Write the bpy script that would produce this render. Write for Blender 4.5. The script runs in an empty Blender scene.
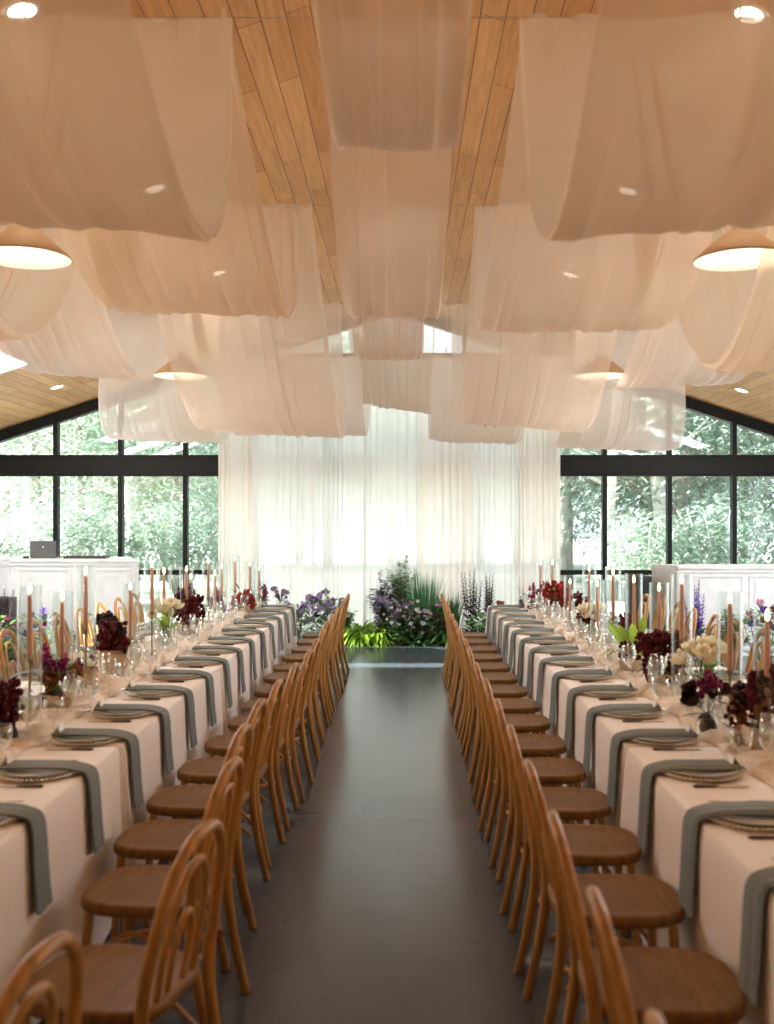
import bpy, bmesh, math, random
from mathutils import Vector, Matrix, Quaternion
R = random.Random(7)
S = bpy.context.scene
C = S.collection
PI = math.pi
sin, cos = math.sin, math.cos
V = Vector

# ------------------------------------------------------------------ mesh builder
class MB:
    def __init__(s):
        s.v = []; s.f = []; s.mi = []
    def add(s, vs, fs, m=0):
        b = len(s.v)
        s.v.extend(tuple(p) for p in vs)
        for f in fs:
            s.f.append(tuple(b + i for i in f)); s.mi.append(m)
    def box(s, x0, x1, y0, y1, z0, z1, m=0):
        s.add([(x0,y0,z0),(x1,y0,z0),(x1,y1,z0),(x0,y1,z0),(x0,y0,z1),(x1,y0,z1),(x1,y1,z1),(x0,y1,z1)],
              [(0,3,2,1),(4,5,6,7),(0,1,5,4),(1,2,6,5),(2,3,7,6),(3,0,4,7)], m)
    def prism(s, poly, z0, z1, m=0):
        n = len(poly)
        s.add([(x,y,z0) for x,y in poly] + [(x,y,z1) for x,y in poly],
              [tuple(range(n-1,-1,-1)), tuple(range(n,2*n))] + [(i,(i+1)%n,n+(i+1)%n,n+i) for i in range(n)], m)
    def lathe(s, prof, c=(0,0,0), n=24, m=0, capb=False, capt=False):
        vs = []; fs = []
        for r, z in prof:
            for i in range(n):
                a = 2*PI*i/n
                vs.append((c[0]+r*cos(a), c[1]+r*sin(a), c[2]+z))
        k = len(prof)
        for j in range(k-1):
            for i in range(n):
                i2 = (i+1) % n
                fs.append((j*n+i, j*n+i2, (j+1)*n+i2, (j+1)*n+i))
        if capb: fs.append(tuple(range(n-1,-1,-1)))
        if capt: fs.append(tuple((k-1)*n+i for i in range(n)))
        s.add(vs, fs, m)
    def tube(s, path, rad, n=8, m=0, closed=False, flat=1.0):
        P = [V(p) for p in path]; k = len(P)
        if not hasattr(rad, '__len__'): rad = [rad]*k
        up = None; vs = []; fs = []
        for i in range(k):
            if closed: t = P[(i+1)%k]-P[i-1]
            else: t = P[min(i+1,k-1)]-P[max(i-1,0)]
            t.normalize()
            if up is None:
                up = V((0,0,1)) if abs(t.z) < .9 else V((1,0,0))
            a = t.cross(up)
            if a.length < 1e-6: a = t.cross(V((0,1,0)))
            a.normalize(); b = a.cross(t).normalized(); up = b
            for j in range(n):
                q = 2*PI*j/n
                vs.append(P[i] + a*cos(q)*rad[i] + b*sin(q)*rad[i]*flat)
        for i in range(k if closed else k-1):
            i2 = (i+1) % k
            for j in range(n):
                j2 = (j+1) % n
                fs.append((i*n+j, i*n+j2, i2*n+j2, i2*n+j))
        if not closed:
            fs.append(tuple(range(n-1,-1,-1))); fs.append(tuple((k-1)*n+j for j in range(n)))
        s.add(vs, fs, m)
    def grid(s, fn, nu, nv, m=0):
        vs = [fn(i/nu, j/nv) for i in range(nu+1) for j in range(nv+1)]
        w = nv+1
        s.add(vs, [(i*w+j, (i+1)*w+j, (i+1)*w+j+1, i*w+j+1) for i in range(nu) for j in range(nv)], m)
    def ball(s, c, r, n=6, k=4, m=0, sq=(1,1,1)):
        vs = [(c[0], c[1], c[2]-r*sq[2])]; fs = []
        for j in range(1, k):
            a = -PI/2 + PI*j/k
            for i in range(n):
                q = 2*PI*(i+.5*j)/n
                vs.append((c[0]+r*sq[0]*cos(a)*cos(q), c[1]+r*sq[1]*cos(a)*sin(q), c[2]+r*sq[2]*sin(a)))
        vs.append((c[0], c[1], c[2]+r*sq[2])); e = len(vs)-1
        for i in range(n):
            fs.append((0, 1+(i+1)%n, 1+i)); fs.append((e, e-n+i, e-n+(i+1)%n))
        for j in range(k-2):
            for i in range(n):
                fs.append((1+j*n+i, 1+j*n+(i+1)%n, 1+(j+1)*n+(i+1)%n, 1+(j+1)*n+i))
        s.add(vs, fs, m)
    def leaf(s, b, d, L, W, droop=0.3, m=0, seg=3, cup=.15):
        """a blade from b along d, bending down by droop"""
        d = V(d).normalized(); side = d.cross(V((0,0,1)))
        if side.length < .05: side = V((1,0,0))
        side.normalize(); p = V(b); nrm = side.cross(d)
        vs = []; fs = []
        for i in range(seg+1):
            t = i/seg
            w = W*.5*(sin(PI*min(1, .12+t*.88))**.8 if t < 1 else 0.02)
            up = side.cross(d).normalized()
            vs += [p - side*w + up*cup*w, p - up*cup*w*.3, p + side*w + up*cup*w]
            d = (d + V((0,0,-droop/seg))).normalized(); p = p + d*(L/seg)
        for i in range(seg):
            a = i*3
            fs += [(a,a+1,a+4,a+3),(a+1,a+2,a+5,a+4)]
        s.add(vs, fs, m)
    def build(s, name, mats, parent=None, smooth=True, loc=None, link=True):
        me = bpy.data.meshes.new(name)
        me.from_pydata(s.v, [], s.f)
        if not isinstance(mats, (list, tuple)): mats = [mats]
        for m in mats: me.materials.append(m)
        if len(mats) > 1: me.polygons.foreach_set('material_index', s.mi)
        if smooth: me.polygons.foreach_set('use_smooth', [True]*len(me.polygons))
        me.update()
        o = bpy.data.objects.new(name, me)
        if link: C.objects.link(o)
        if parent is not None: o.parent = parent
        if loc is not None: o.location = loc
        return o

def auto(o, ang=40):
    me = o.data
    bm = bmesh.new(); bm.from_mesh(me)
    for e in bm.edges:
        if len(e.link_faces) == 2 and e.calc_face_angle(0) > math.radians(ang): e.smooth = False
    bm.to_mesh(me); bm.free(); return o

def bevel(o, w=.006, seg=2):
    m = o.modifiers.new('Bevel', 'BEVEL'); m.width = w; m.segments = seg; m.limit_method = 'ANGLE'
    return o

def tag(o, label=None, cat=None, group=None, kind=None):
    if label: o['label'] = label
    if cat: o['category'] = cat
    if group: o['group'] = group
    if kind: o['kind'] = kind
    return o
def empty(name, loc=(0,0,0), rz=0):
    o = bpy.data.objects.new(name, None); C.objects.link(o)
    o.location = loc; o.rotation_euler = (0,0,rz); o.empty_display_size = .1
    return o
def kids(o): return [c for c in bpy.data.objects if c.parent is o]
KIDS = {}
def copy_tree(o, parent=None):
    c = o.copy(); C.objects.link(c)
    if parent is not None: c.parent = parent
    if o.name not in KIDS: KIDS[o.name] = kids(o)
    for ch in KIDS[o.name]: copy_tree(ch, c)
    return c
ORD = ['zeroth','nearest','second','third','fourth','fifth','sixth','seventh','eighth','ninth','tenth','eleventh','twelfth','thirteenth','fourteenth','fifteenth','sixteenth','seventeenth','eighteenth']

# ------------------------------------------------------------------ materials
def newmat(name):
    m = bpy.data.materials.new(name); m.use_nodes = True
    n = m.node_tree.nodes; n.clear()
    out = n.new('ShaderNodeOutputMaterial')
    return m, n, m.node_tree.links, out
def pbr(name, col, rough=.5, metal=0, var=.0, scale=8, bump=0, spec=.5, stretch=None, sheen=0, coat=0):
    m, n, l, out = newmat(name)
    b = n.new('ShaderNodeBsdfPrincipled')
    b.inputs['Base Color'].default_value = (*col, 1); b.inputs['Roughness'].default_value = rough
    b.inputs['Metallic'].default_value = metal; b.inputs['Specular IOR Level'].default_value = spec
    b.inputs['Sheen Weight'].default_value = sheen; b.inputs['Coat Weight'].default_value = coat
    l.new(b.outputs[0], out.inputs[0])
    tc = n.new('ShaderNodeTexCoord'); mp = n.new('ShaderNodeMapping')
    if stretch: mp.inputs['Scale'].default_value = stretch
    l.new(tc.outputs['Object'], mp.inputs[0])
    nz = n.new('ShaderNodeTexNoise'); nz.inputs['Scale'].default_value = scale; nz.inputs['Detail'].default_value = 5
    l.new(mp.outputs[0], nz.inputs[0])
    cr = n.new('ShaderNodeValToRGB')
    v = var if var else .06
    cr.color_ramp.elements[0].position = .3; cr.color_ramp.elements[1].position = .7
    cr.color_ramp.elements[0].color = (*[c*(1-v) for c in col], 1)
    cr.color_ramp.elements[1].color = (*[min(1, c*(1+v)) for c in col], 1)
    l.new(nz.outputs[0], cr.inputs[0]); l.new(cr.outputs[0], b.inputs['Base Color'])
    if bump:
        bp = n.new('ShaderNodeBump'); bp.inputs['Strength'].default_value = bump; bp.inputs['Distance'].default_value = .01
        l.new(nz.outputs[0], bp.inputs['Height']); l.new(bp.outputs[0], b.inputs['Normal'])
    return m
def sheer(name, col, see=.35, see_edge=.08, weave=120, tint_stretch=(1,1,1)):
    """thin woven gauze: light passes between the threads, the threads scatter both ways"""
    m, n, l, out = newmat(name)
    d = n.new('ShaderNodeBsdfDiffuse'); t = n.new('ShaderNodeBsdfTranslucent'); tr = n.new('ShaderNodeBsdfTransparent')
    tc = n.new('ShaderNodeTexCoord'); nz = n.new('ShaderNodeTexNoise'); nz.inputs['Scale'].default_value = 3; nz.inputs['Detail'].default_value = 6
    l.new(tc.outputs['Object'], nz.inputs[0])
    cr = n.new('ShaderNodeValToRGB'); cr.color_ramp.elements[0].color = (*[c*.95 for c in col],1); cr.color_ramp.elements[1].color = (*[min(1,c*1.04) for c in col],1)
    l.new(nz.outputs[0], cr.inputs[0]); l.new(cr.outputs[0], d.inputs[0]); l.new(cr.outputs[0], t.inputs[0])
    m1 = n.new('ShaderNodeMixShader'); m1.inputs[0].default_value = .52
    l.new(d.outputs[0], m1.inputs[1]); l.new(t.outputs[0], m1.inputs[2])
    lw = n.new('ShaderNodeLayerWeight'); lw.inputs[0].default_value = .35
    mr = n.new('ShaderNodeMapRange'); mr.inputs[3].default_value = 1-see; mr.inputs[4].default_value = 1-see_edge
    l.new(lw.outputs['Facing'], mr.inputs[0])
    m2 = n.new('ShaderNodeMixShader')
    l.new(mr.outputs[0], m2.inputs[0]); l.new(tr.outputs[0], m2.inputs[1]); l.new(m1.outputs[0], m2.inputs[2])
    l.new(m2.outputs[0], out.inputs[0])
    return m
def glass(name, tint=(.97,.985,.98), rim=.55, rough=.03, base=.04, power=3.0):
    """thin-walled clear glass"""
    m, n, l, out = newmat(name)
    tr = n.new('ShaderNodeBsdfTransparent'); tr.inputs[0].default_value = (*tint,1)
    g = n.new('ShaderNodeBsdfGlossy'); g.inputs['Roughness'].default_value = rough; g.inputs[0].default_value = (.95,.97,.97,1)
    lw = n.new('ShaderNodeLayerWeight'); lw.inputs[0].default_value = .5
    p = n.new('ShaderNodeMath'); p.operation = 'POWER'; p.inputs[1].default_value = power
    l.new(lw.outputs['Facing'], p.inputs[0])
    mr = n.new('ShaderNodeMapRange'); mr.inputs[3].default_value = base; mr.inputs[4].default_value = rim
    l.new(p.outputs[0], mr.inputs[0])
    mx = n.new('ShaderNodeMixShader'); l.new(mr.outputs[0], mx.inputs[0]); l.new(tr.outputs[0], mx.inputs[1]); l.new(g.outputs[0], mx.inputs[2])
    l.new(mx.outputs[0], out.inputs[0])
    return m
def leafmat(name, col, trans=.45, var=.3, rough=.5, scale=6):
    m, n, l, out = newmat(name)
    d = n.new('ShaderNodeBsdfPrincipled'); d.inputs['Roughness'].default_value = rough; d.inputs['Specular IOR Level'].default_value = .25
    t = n.new('ShaderNodeBsdfTranslucent')
    tc = n.new('ShaderNodeTexCoord'); nz = n.new('ShaderNodeTexNoise'); nz.inputs['Scale'].default_value = scale; nz.inputs['Detail'].default_value = 3
    l.new(tc.outputs['Object'], nz.inputs[0])
    cr = n.new('ShaderNodeValToRGB'); cr.color_ramp.elements[0].position=.3; cr.color_ramp.elements[1].position=.7
    cr.color_ramp.elements[0].color = (*[c*(1-var) for c in col],1); cr.color_ramp.elements[1].color = (*[min(1,c*(1+var)) for c in col],1)
    l.new(nz.outputs[0], cr.inputs[0]); l.new(cr.outputs[0], d.inputs['Base Color']); l.new(cr.outputs[0], t.inputs[0])
    mx = n.new('ShaderNodeMixShader'); mx.inputs[0].default_value = trans
    l.new(d.outputs[0], mx.inputs[1]); l.new(t.outputs[0], mx.inputs[2]); l.new(mx.outputs[0], out.inputs[0])
    return m
def emit(name, col, st):
    m, n, l, out = newmat(name)
    e = n.new('ShaderNodeEmission'); e.inputs[0].default_value = (*col,1); e.inputs[1].default_value = st
    l.new(e.outputs[0], out.inputs[0]); return m

def plankmat():
    m, n, l, out = newmat('pine_planks')
    b = n.new('ShaderNodeBsdfPrincipled'); b.inputs['Roughness'].default_value = .55; b.inputs['Specular IOR Level'].default_value = .3
    tc = n.new('ShaderNodeTexCoord'); sp = n.new('ShaderNodeSeparateXYZ'); cb = n.new('ShaderNodeCombineXYZ')
    l.new(tc.outputs['Object'], sp.inputs[0]); l.new(sp.outputs[1], cb.inputs[0]); l.new(sp.outputs[0], cb.inputs[1])
    br = n.new('ShaderNodeTexBrick'); br.inputs['Scale'].default_value = 1; br.inputs['Brick Width'].default_value = 2.3
    br.inputs['Row Height'].default_value = .155; br.inputs['Mortar Size'].default_value = .0035; br.inputs['Mortar Smooth'].default_value = .2
    br.offset = .37; br.offset_frequency = 2; br.inputs['Bias'].default_value = 0
    br.inputs['Color1'].default_value = (.55,.29,.115,1); br.inputs['Color2'].default_value = (.70,.42,.185,1); br.inputs['Mortar'].default_value = (.13,.065,.03,1)
    l.new(cb.outputs[0], br.inputs[0])
    mp = n.new('ShaderNodeMapping'); mp.inputs['Scale'].default_value = (14,.8,1); l.new(tc.outputs['Object'], mp.inputs[0])
    nz = n.new('ShaderNodeTexNoise'); nz.inputs['Scale'].default_value = 2.5; nz.inputs['Detail'].default_value = 7; nz.inputs['Distortion'].default_value = .8
    l.new(mp.outputs[0], nz.inputs[0])
    cr = n.new('ShaderNodeValToRGB'); cr.color_ramp.elements[0].position=.3; cr.color_ramp.elements[1].position=.75
    cr.color_ramp.elements[0].color=(.76,.70,.64,1); cr.color_ramp.elements[1].color=(1.06,1.03,1.0,1); l.new(nz.outputs[0], cr.inputs[0])
    mx = n.new('ShaderNodeMix'); mx.data_type='RGBA'; mx.blend_type='MULTIPLY'; mx.inputs[0].default_value=1
    l.new(br.outputs[0], mx.inputs[6]); l.new(cr.outputs[0], mx.inputs[7]); l.new(mx.outputs[2], b.inputs['Base Color'])
    bp = n.new('ShaderNodeBump'); bp.inputs['Strength'].default_value=.4; bp.inputs['Distance'].default_value=.01; bp.invert=True
    l.new(br.outputs['Fac'], bp.inputs['Height']); l.new(bp.outputs[0], b.inputs['Normal'])
    l.new(b.outputs[0], out.inputs[0]); return m
def concretemat():
    m, n, l, out = newmat('polished_concrete')
    b = n.new('ShaderNodeBsdfPrincipled'); b.inputs['Specular IOR Level'].default_value = .6
    tc = n.new('ShaderNodeTexCoord')
    nz = n.new('ShaderNodeTexNoise'); nz.inputs['Scale'].default_value = 1.1; nz.inputs['Detail'].default_value = 4; nz.inputs['Roughness'].default_value=.5
    l.new(tc.outputs['Object'], nz.inputs[0])
    cr = n.new('ShaderNodeValToRGB'); cr.color_ramp.elements[0].position=.05; cr.color_ramp.elements[1].position=.95
    cr.color_ramp.elements[0].color=(.055,.066,.086,1); cr.color_ramp.elements[1].color=(.098,.115,.146,1); l.new(nz.outputs[0], cr.inputs[0])
    # saw-cut joints every few metres and small dark scuffs
    sp = n.new('ShaderNodeSeparateXYZ'); l.new(tc.outputs['Object'], sp.inputs[0])
    md = n.new('ShaderNodeMath'); md.operation='PINGPONG'; md.inputs[1].default_value=1.51; l.new(sp.outputs[1], md.inputs[0])
    jt = n.new('ShaderNodeMapRange'); jt.inputs[1].default_value=.003; jt.inputs[2].default_value=.010; jt.inputs[3].default_value=.55; jt.inputs[4].default_value=1; l.new(md.outputs[0], jt.inputs[0])
    mp = n.new('ShaderNodeMapping'); mp.inputs['Scale'].default_value=(1,2.2,1); mp.inputs['Rotation'].default_value=(0,0,.3); l.new(tc.outputs['Object'], mp.inputs[0])
    n3 = n.new('ShaderNodeTexNoise'); n3.inputs['Scale'].default_value=5; n3.inputs['Detail'].default_value=5; n3.inputs['Roughness'].default_value=.6; l.new(mp.outputs[0], n3.inputs[0])
    sc = n.new('ShaderNodeMapRange'); sc.inputs[1].default_value=.64; sc.inputs[2].default_value=.74; sc.inputs[3].default_value=1; sc.inputs[4].default_value=.55; l.new(n3.outputs[0], sc.inputs[0])
    mm = n.new('ShaderNodeMath'); mm.operation='MULTIPLY'; l.new(jt.outputs[0], mm.inputs[0]); l.new(sc.outputs[0], mm.inputs[1])
    vm = n.new('ShaderNodeVectorMath'); vm.operation='SCALE'; l.new(cr.outputs[0], vm.inputs[0]); l.new(mm.outputs[0], vm.inputs['Scale'])
    l.new(vm.outputs[0], b.inputs['Base Color'])
    n2 = n.new('ShaderNodeTexNoise'); n2.inputs['Scale'].default_value=1.7; n2.inputs['Detail'].default_value=3; l.new(tc.outputs['Object'], n2.inputs[0])
    mr = n.new('ShaderNodeMapRange'); mr.inputs[3].default_value=.17; mr.inputs[4].default_value=.235; l.new(n2.outputs[0], mr.inputs[0]); l.new(mr.outputs[0], b.inputs['Roughness'])
    l.new(b.outputs[0], out.inputs[0]); return m

M = {}
M['planks'] = plankmat(); M['concrete'] = concretemat()
M['plaster'] = pbr('plaster', (.72,.69,.64), .85)
M['black'] = pbr('black_steel', (.010,.011,.012), .5, spec=.2)
M['pane'] = glass('window_glass', (.93,.975,.965), .7, .0, .03, 4)
M['white'] = pbr('white_paint', (.80,.80,.80), .5)
M['oak'] = pbr('honey_oak', (.39,.195,.052), .38, var=.28, scale=7, stretch=(5,5,.7), spec=.45)
M['seat'] = pbr('oak_seat', (.20,.092,.024), .5, var=.22, scale=5, stretch=(1,9,1), spec=.3)
M['cloth'] = pbr('cream_linen', (.86,.795,.745), .9, var=.03, scale=60, bump=.08, sheen=.2)
M['runner'] = pbr('gauze_runner', (.80,.69,.57), .95, var=.08, scale=30, bump=.2)
M['napkin'] = pbr('sage_linen', (.160,.198,.198), .92, var=.1, scale=90, bump=.12, sheen=.15)
M['china'] = pbr('white_china', (.82,.81,.79), .18)
M['charger'] = pbr('charger_glaze', (.70,.655,.59), .22)
M['bead'] = pbr('gold_bead', (.86,.74,.55), .28, metal=.35)
M['card'] = pbr('card_stock', (.88,.87,.85), .8)
M['steel'] = pbr('cutlery_steel', (.62,.60,.57), .2, metal=1)
M['handle'] = pbr('dark_handle', (.05,.04,.035), .35)
M['glass'] = glass('stemware', (.965,.975,.975), .9, .02, .09, 1.9)
M['cylinder'] = glass('cylinder_glass', (.955,.975,.97), .9, .02, .04, 3.0)
M['wax'] = pbr('terracotta_wax', (.74,.39,.29), .5, spec=.3)
M['wick'] = pbr('wick', (.03,.025,.02), .9)
M['flame'] = emit('flame', (1,.62,.25), 26)
M['brass'] = pbr('aged_brass', (.36,.27,.16), .35, metal=1)
M['drapeA'] = sheer('gauze_warm_lit', (.91,.80,.67), .50, .03)  # warm lamplight on the near swags put into its tan colour
M['drapeB'] = sheer('gauze_mid_lit', (.95,.89,.83), .50, .03)  # same gauze, paler colour carries the brighter light on the middle swags
M['drapeC'] = sheer('gauze_day_lit', (.96,.92,.88), .38, .06)  # same gauze, whitened in colour for the daylight near the gable
M['sheerW'] = sheer('white_sheer', (.92,.91,.91), .09, .02)
M['sheerP'] = sheer('blush_sheer', (.92,.84,.80), .07, .02)
M['wire'] = pbr('wire', (.5,.4,.3), .5, metal=.6)
M['rod'] = pbr('wood_rod', (.36,.21,.11), .5, var=.2)
M['shade'] = pbr('pendant_shade', (.50,.36,.23), .6)
M['shade_in'] = pbr('pendant_lining', (.9,.87,.82), .5)
M['diff'] = emit('pendant_diffuser', (1,.82,.60), 2.0)
M['lens'] = emit('downlight_lens', (1,.86,.68), 5.0)
M['panel_light'] = emit('skylight_daylight', (.86,.94,1), 22.0)
M['cord'] = pbr('cord', (.75,.72,.68), .7)
M['plastic'] = pbr('dark_plastic', (.022,.022,.025), .45)
M['grille'] = pbr('speaker_grille', (.015,.015,.016), .7)
M['screen'] = pbr('laptop_shell', (.12,.12,.125), .4, metal=.4)
M['bark'] = pbr('bark', (.38,.36,.33), .9, var=.35, scale=5, stretch=(3,3,.7), bump=.4)  # greyed paler so the colour carries outdoor haze
M['birch'] = pbr('pale_bark', (.66,.63,.57), .85, var=.25, scale=6, stretch=(1,1,3), bump=.2)
M['tl1'] = leafmat('hazy_leaf_light', (.37,.47,.39), .5, .25, scale=1.2)  # haze outside the windows is mixed into these three leaf colours
M['tl2'] = leafmat('hazy_leaf_mid', (.28,.41,.35), .5, .25, scale=1.2)
M['tl3'] = leafmat('hazy_leaf_pale', (.44,.51,.41), .5, .2, scale=1.2)
M['bounce_ground'] = pbr('pale_bounce_ground', (.55,.54,.50), .95, var=.2, scale=30, bump=.4)  # ground kept pale to bounce white light up onto the curtain
M['g_lime'] = leafmat('lime_leaf', (.36,.56,.07), .5)
M['g_mid'] = leafmat('mid_leaf', (.16,.33,.09), .4)
M['g_dark'] = leafmat('dark_leaf', (.065,.16,.055), .35)
M['g_grass'] = leafmat('grass_blade', (.10,.29,.13), .4)
M['p_dark'] = leafmat('plum_leaf', (.13,.06,.115), .3)
M['lav'] = leafmat('lavender_petal', (.50,.40,.62), .4)
M['violet'] = leafmat('violet_petal', (.20,.11,.50), .35)
M['whitep'] = leafmat('white_petal', (.93,.90,.90), .4, .08)
M['pinkp'] = leafmat('pink_petal', (.62,.36,.46), .4)
M['burg'] = leafmat('burgundy_petal', (.12,.010,.020), .3, .4, scale=14)
M['red'] = leafmat('red_petal', (.42,.04,.03), .35, .35, scale=14)
M['mag'] = leafmat('magenta_petal', (.30,.02,.13), .35, .3)
M['cream'] = leafmat('cream_petal', (.93,.86,.68), .45, .1)
M['choc'] = leafmat('chocolate_petal', (.028,.010,.014), .2)
M['rust'] = leafmat('rust_leaf', (.30,.12,.04), .35)
M['clay'] = pbr('sand_ceramic', (.55,.41,.27), .8, var=.12, scale=20)
M['darkvase'] = pbr('smoked_ceramic', (.06,.05,.05), .4)
M['wood_box'] = pbr('wood_box', (.42,.24,.10), .6, var=.2)

# ------------------------------------------------------------------ room
CX = -.12; RIDGE = 5.03; SL = .325; HW = 7.2; YB = 15.0; YF = -6.0
def zc(x): return RIDGE - SL*abs(x-CX)

m = MB(); m.box(CX-HW, CX+HW, YF, YB+.2, -.1, 0); tag(m.build('floor', M['concrete'], smooth=False), kind='structure')
ANG = math.atan(SL); LEN = (HW+.5)/cos(ANG)
for sd, nm in ((-1,'ceiling_left'),(1,'ceiling_right')):
    m = MB(); m.box(min(0,sd*LEN), max(0,sd*LEN), YF, YB+.9, 0, .12)
    o = m.build(nm, M['planks'], smooth=False, loc=(CX,0,RIDGE)); o.rotation_euler = (0, sd*ANG, 0); tag(o, kind='structure')
wn = 0
def side_wall(sd, nm, ops):
    """side wall with tall glazed openings (y ranges)"""
    global wn
    x = CX+sd*HW; x0, x1 = min(x,x+sd*.15), max(x,x+sd*.15); top = zc(CX+HW)-.02; za, zb = .12, 2.62
    m = MB(); y = YF
    for a, b in ops:
        m.box(x0,x1,y,a,0,top); m.box(x0,x1,a,b,0,za); m.box(x0,x1,a,b,zb,top); y = b
    m.box(x0,x1,y,YB+.1,0,top)
    tag(m.build(nm, M['plaster'], smooth=False), kind='structure')
    for a, b in ops:
        wn += 1; r = empty('window_%d' % wn, (x+sd*.075,(a+b)/2,0)); tag(r, kind='structure')
        h = (b-a)/2; m = MB()
        m.box(-.03,.03,-h,-h+.02,za,zb); m.box(-.03,.03,h-.02,h,za,zb); m.box(-.03,.03,-h+.02,h-.02,za,za+.03); m.box(-.03,.03,-h+.02,h-.02,zb-.03,zb)
        m.build('window_frame', M['black'], r, smooth=False)
        m = MB(); m.box(-.004,.004,-h+.02,h-.02,za+.03,zb-.03); m.build('pane', M['pane'], r, smooth=False)
side_wall(-1,'wall_left',[(9.45,10.55),(11.98,12.36),(13.62,13.98)])
side_wall(1,'wall_right',[(5.0,6.1),(6.3,7.4),(7.6,8.9),(9.1,10.4),(10.6,11.9),(12.1,13.4),(13.6,14.7)])  # unseen openings added on this side to admit cool fill daylight
m = MB(); pr = [(CX-HW,0),(CX+HW,0),(CX+HW,zc(CX+HW)),(CX,RIDGE),(CX-HW,zc(CX-HW))]
m.add([(x,YF,z) for x,z in pr]+[(x,YF-.15,z) for x,z in pr], [(0,1,2,3,4),(9,8,7,6,5)]+[(i,5+i,5+(i+1)%5,(i+1)%5) for i in range(5)])
tag(m.build('wall_front', M['plaster'], smooth=False), kind='structure')

# gable glazing
BZ0, BZ1 = 2.45, 2.71
m = MB(); m.box(CX-HW, CX+HW, YB-.06, YB+.10, BZ0, BZ1); tag(bevel(m.build('trim_1', M['black'], smooth=False)), kind='structure')
m = MB(); m.box(CX-HW, CX+HW, YB-.05, YB+.09, 0, .10); tag(m.build('trim_2', M['black'], smooth=False), kind='structure')
for sd, nm in ((-1,'trim_3'),(1,'trim_4')):
    m = MB(); xs = (CX, CX+sd*HW); q = []
    for y in (YB-.06, YB+.10):
        q += [(xs[0],y,zc(xs[0])-.17),(xs[1],y,zc(xs[1])-.17),(xs[1],y,zc(xs[1])-.003),(xs[0],y,zc(xs[0])-.003)]
    m.add(q, [(0,1,2,3),(7,6,5,4),(0,4,5,1),(1,5,6,2),(2,6,7,3),(3,7,4,0)])
    tag(m.build(nm, M['black'], smooth=False), kind='structure')
offs = [1.04, 2.08, 3.14, 4.11, 5.08, 6.05, 7.02]
mx = sorted([CX-a for a in offs]+[CX+a for a in offs])
edges = [CX-HW]+mx+[CX+HW]
for i in range(len(edges)-1):
    a, b = edges[i], edges[i+1]
    if b-a < .25: continue
    wn += 1
    root = empty('window_%d' % wn, ((a+b)/2, YB, 0)); tag(root, kind='structure')
    hw = (b-a)/2; cxw = (a+b)/2
    t = .033
    m = MB()
    for s_ in (-1, 1):
        xx = cxw+s_*(hw-t/2)
        m.box(s_*(hw-t/2)-t/2, s_*(hw-t/2)+t/2, -.05, .07, .1, BZ0)
        zt = zc(xx)-.15
        m.box(s_*(hw-t/2)-t/2, s_*(hw-t/2)+t/2, -.05, .07, BZ1, zt)
    m.box(-hw+t, hw-t, -.04, .06, .945, 1.015)
    m.box(-hw+t, hw-t, -.04, .06, BZ0-.03, BZ0); m.box(-hw+t, hw-t, -.04, .06, BZ1, BZ1+.03)
    m.build('window_frame', M['black'], root, smooth=False)
    for z0, z1 in ((.1,.945),(1.015,BZ0-.03)):
        m = MB(); m.box(-hw+t, hw-t, .004, .012, z0, z1); m.build('pane', M['pane'], root, smooth=False)
    m = MB(); za = zc(a+t)-.165; zb = zc(b-t)-.165; z0 = BZ1+.03
    pts = [(-hw+t,z0),(hw-t,z0),(hw-t,zb)] + ([(0-cxw+CX, zc(CX)-.165)] if a < CX < b else []) + [(-hw+t,za)]
    k = len(pts)
    m.add([(x,.004,z) for x,z in pts]+[(x,.012,z) for x,z in pts], [tuple(range(k)), tuple(range(2*k-1,k-1,-1))]+[(j,k+j,k+(j+1)%k,(j+1)%k) for j in range(k)])
    m.build('pane', M['pane'], root, smooth=False)

# ------------------------------------------------------------------ hanging drapes
YW = [1.79, 4.51, 7.22, 10.50, 13.90]
ZW = [4.04]*5
KR = [.76, .76, .784, .871]     # how each row of swags was measured, to the wires' distance
def wire(y, z, label):
    h = (RIDGE - z)/SL
    m = MB(); m.tube([(CX-h,y,z),(CX,y,z),(CX+h,y,z)], .0022, 6)
    w = m.build('drape_wire', M['wire']); tag(w, label, 'wire')
    for s_ in (-1,1):
        a = MB(); a.lathe([(.0,-.02),(.016,-.02),(.016,.0),(.0,.0)], (CX+s_*(h-.02),y,z), 10)
        a.build('wire_anchor', M['plastic'], w)
    return w
for i, lb in ((1,'thin wire under the ceiling holding the largest nearest drapes'),(2,'thin wire across the ceiling at mid room between the drapes'),(3,'thin wire near the gable holding the farthest swags')):
    wire(YW[i], ZW[i], lb)

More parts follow.
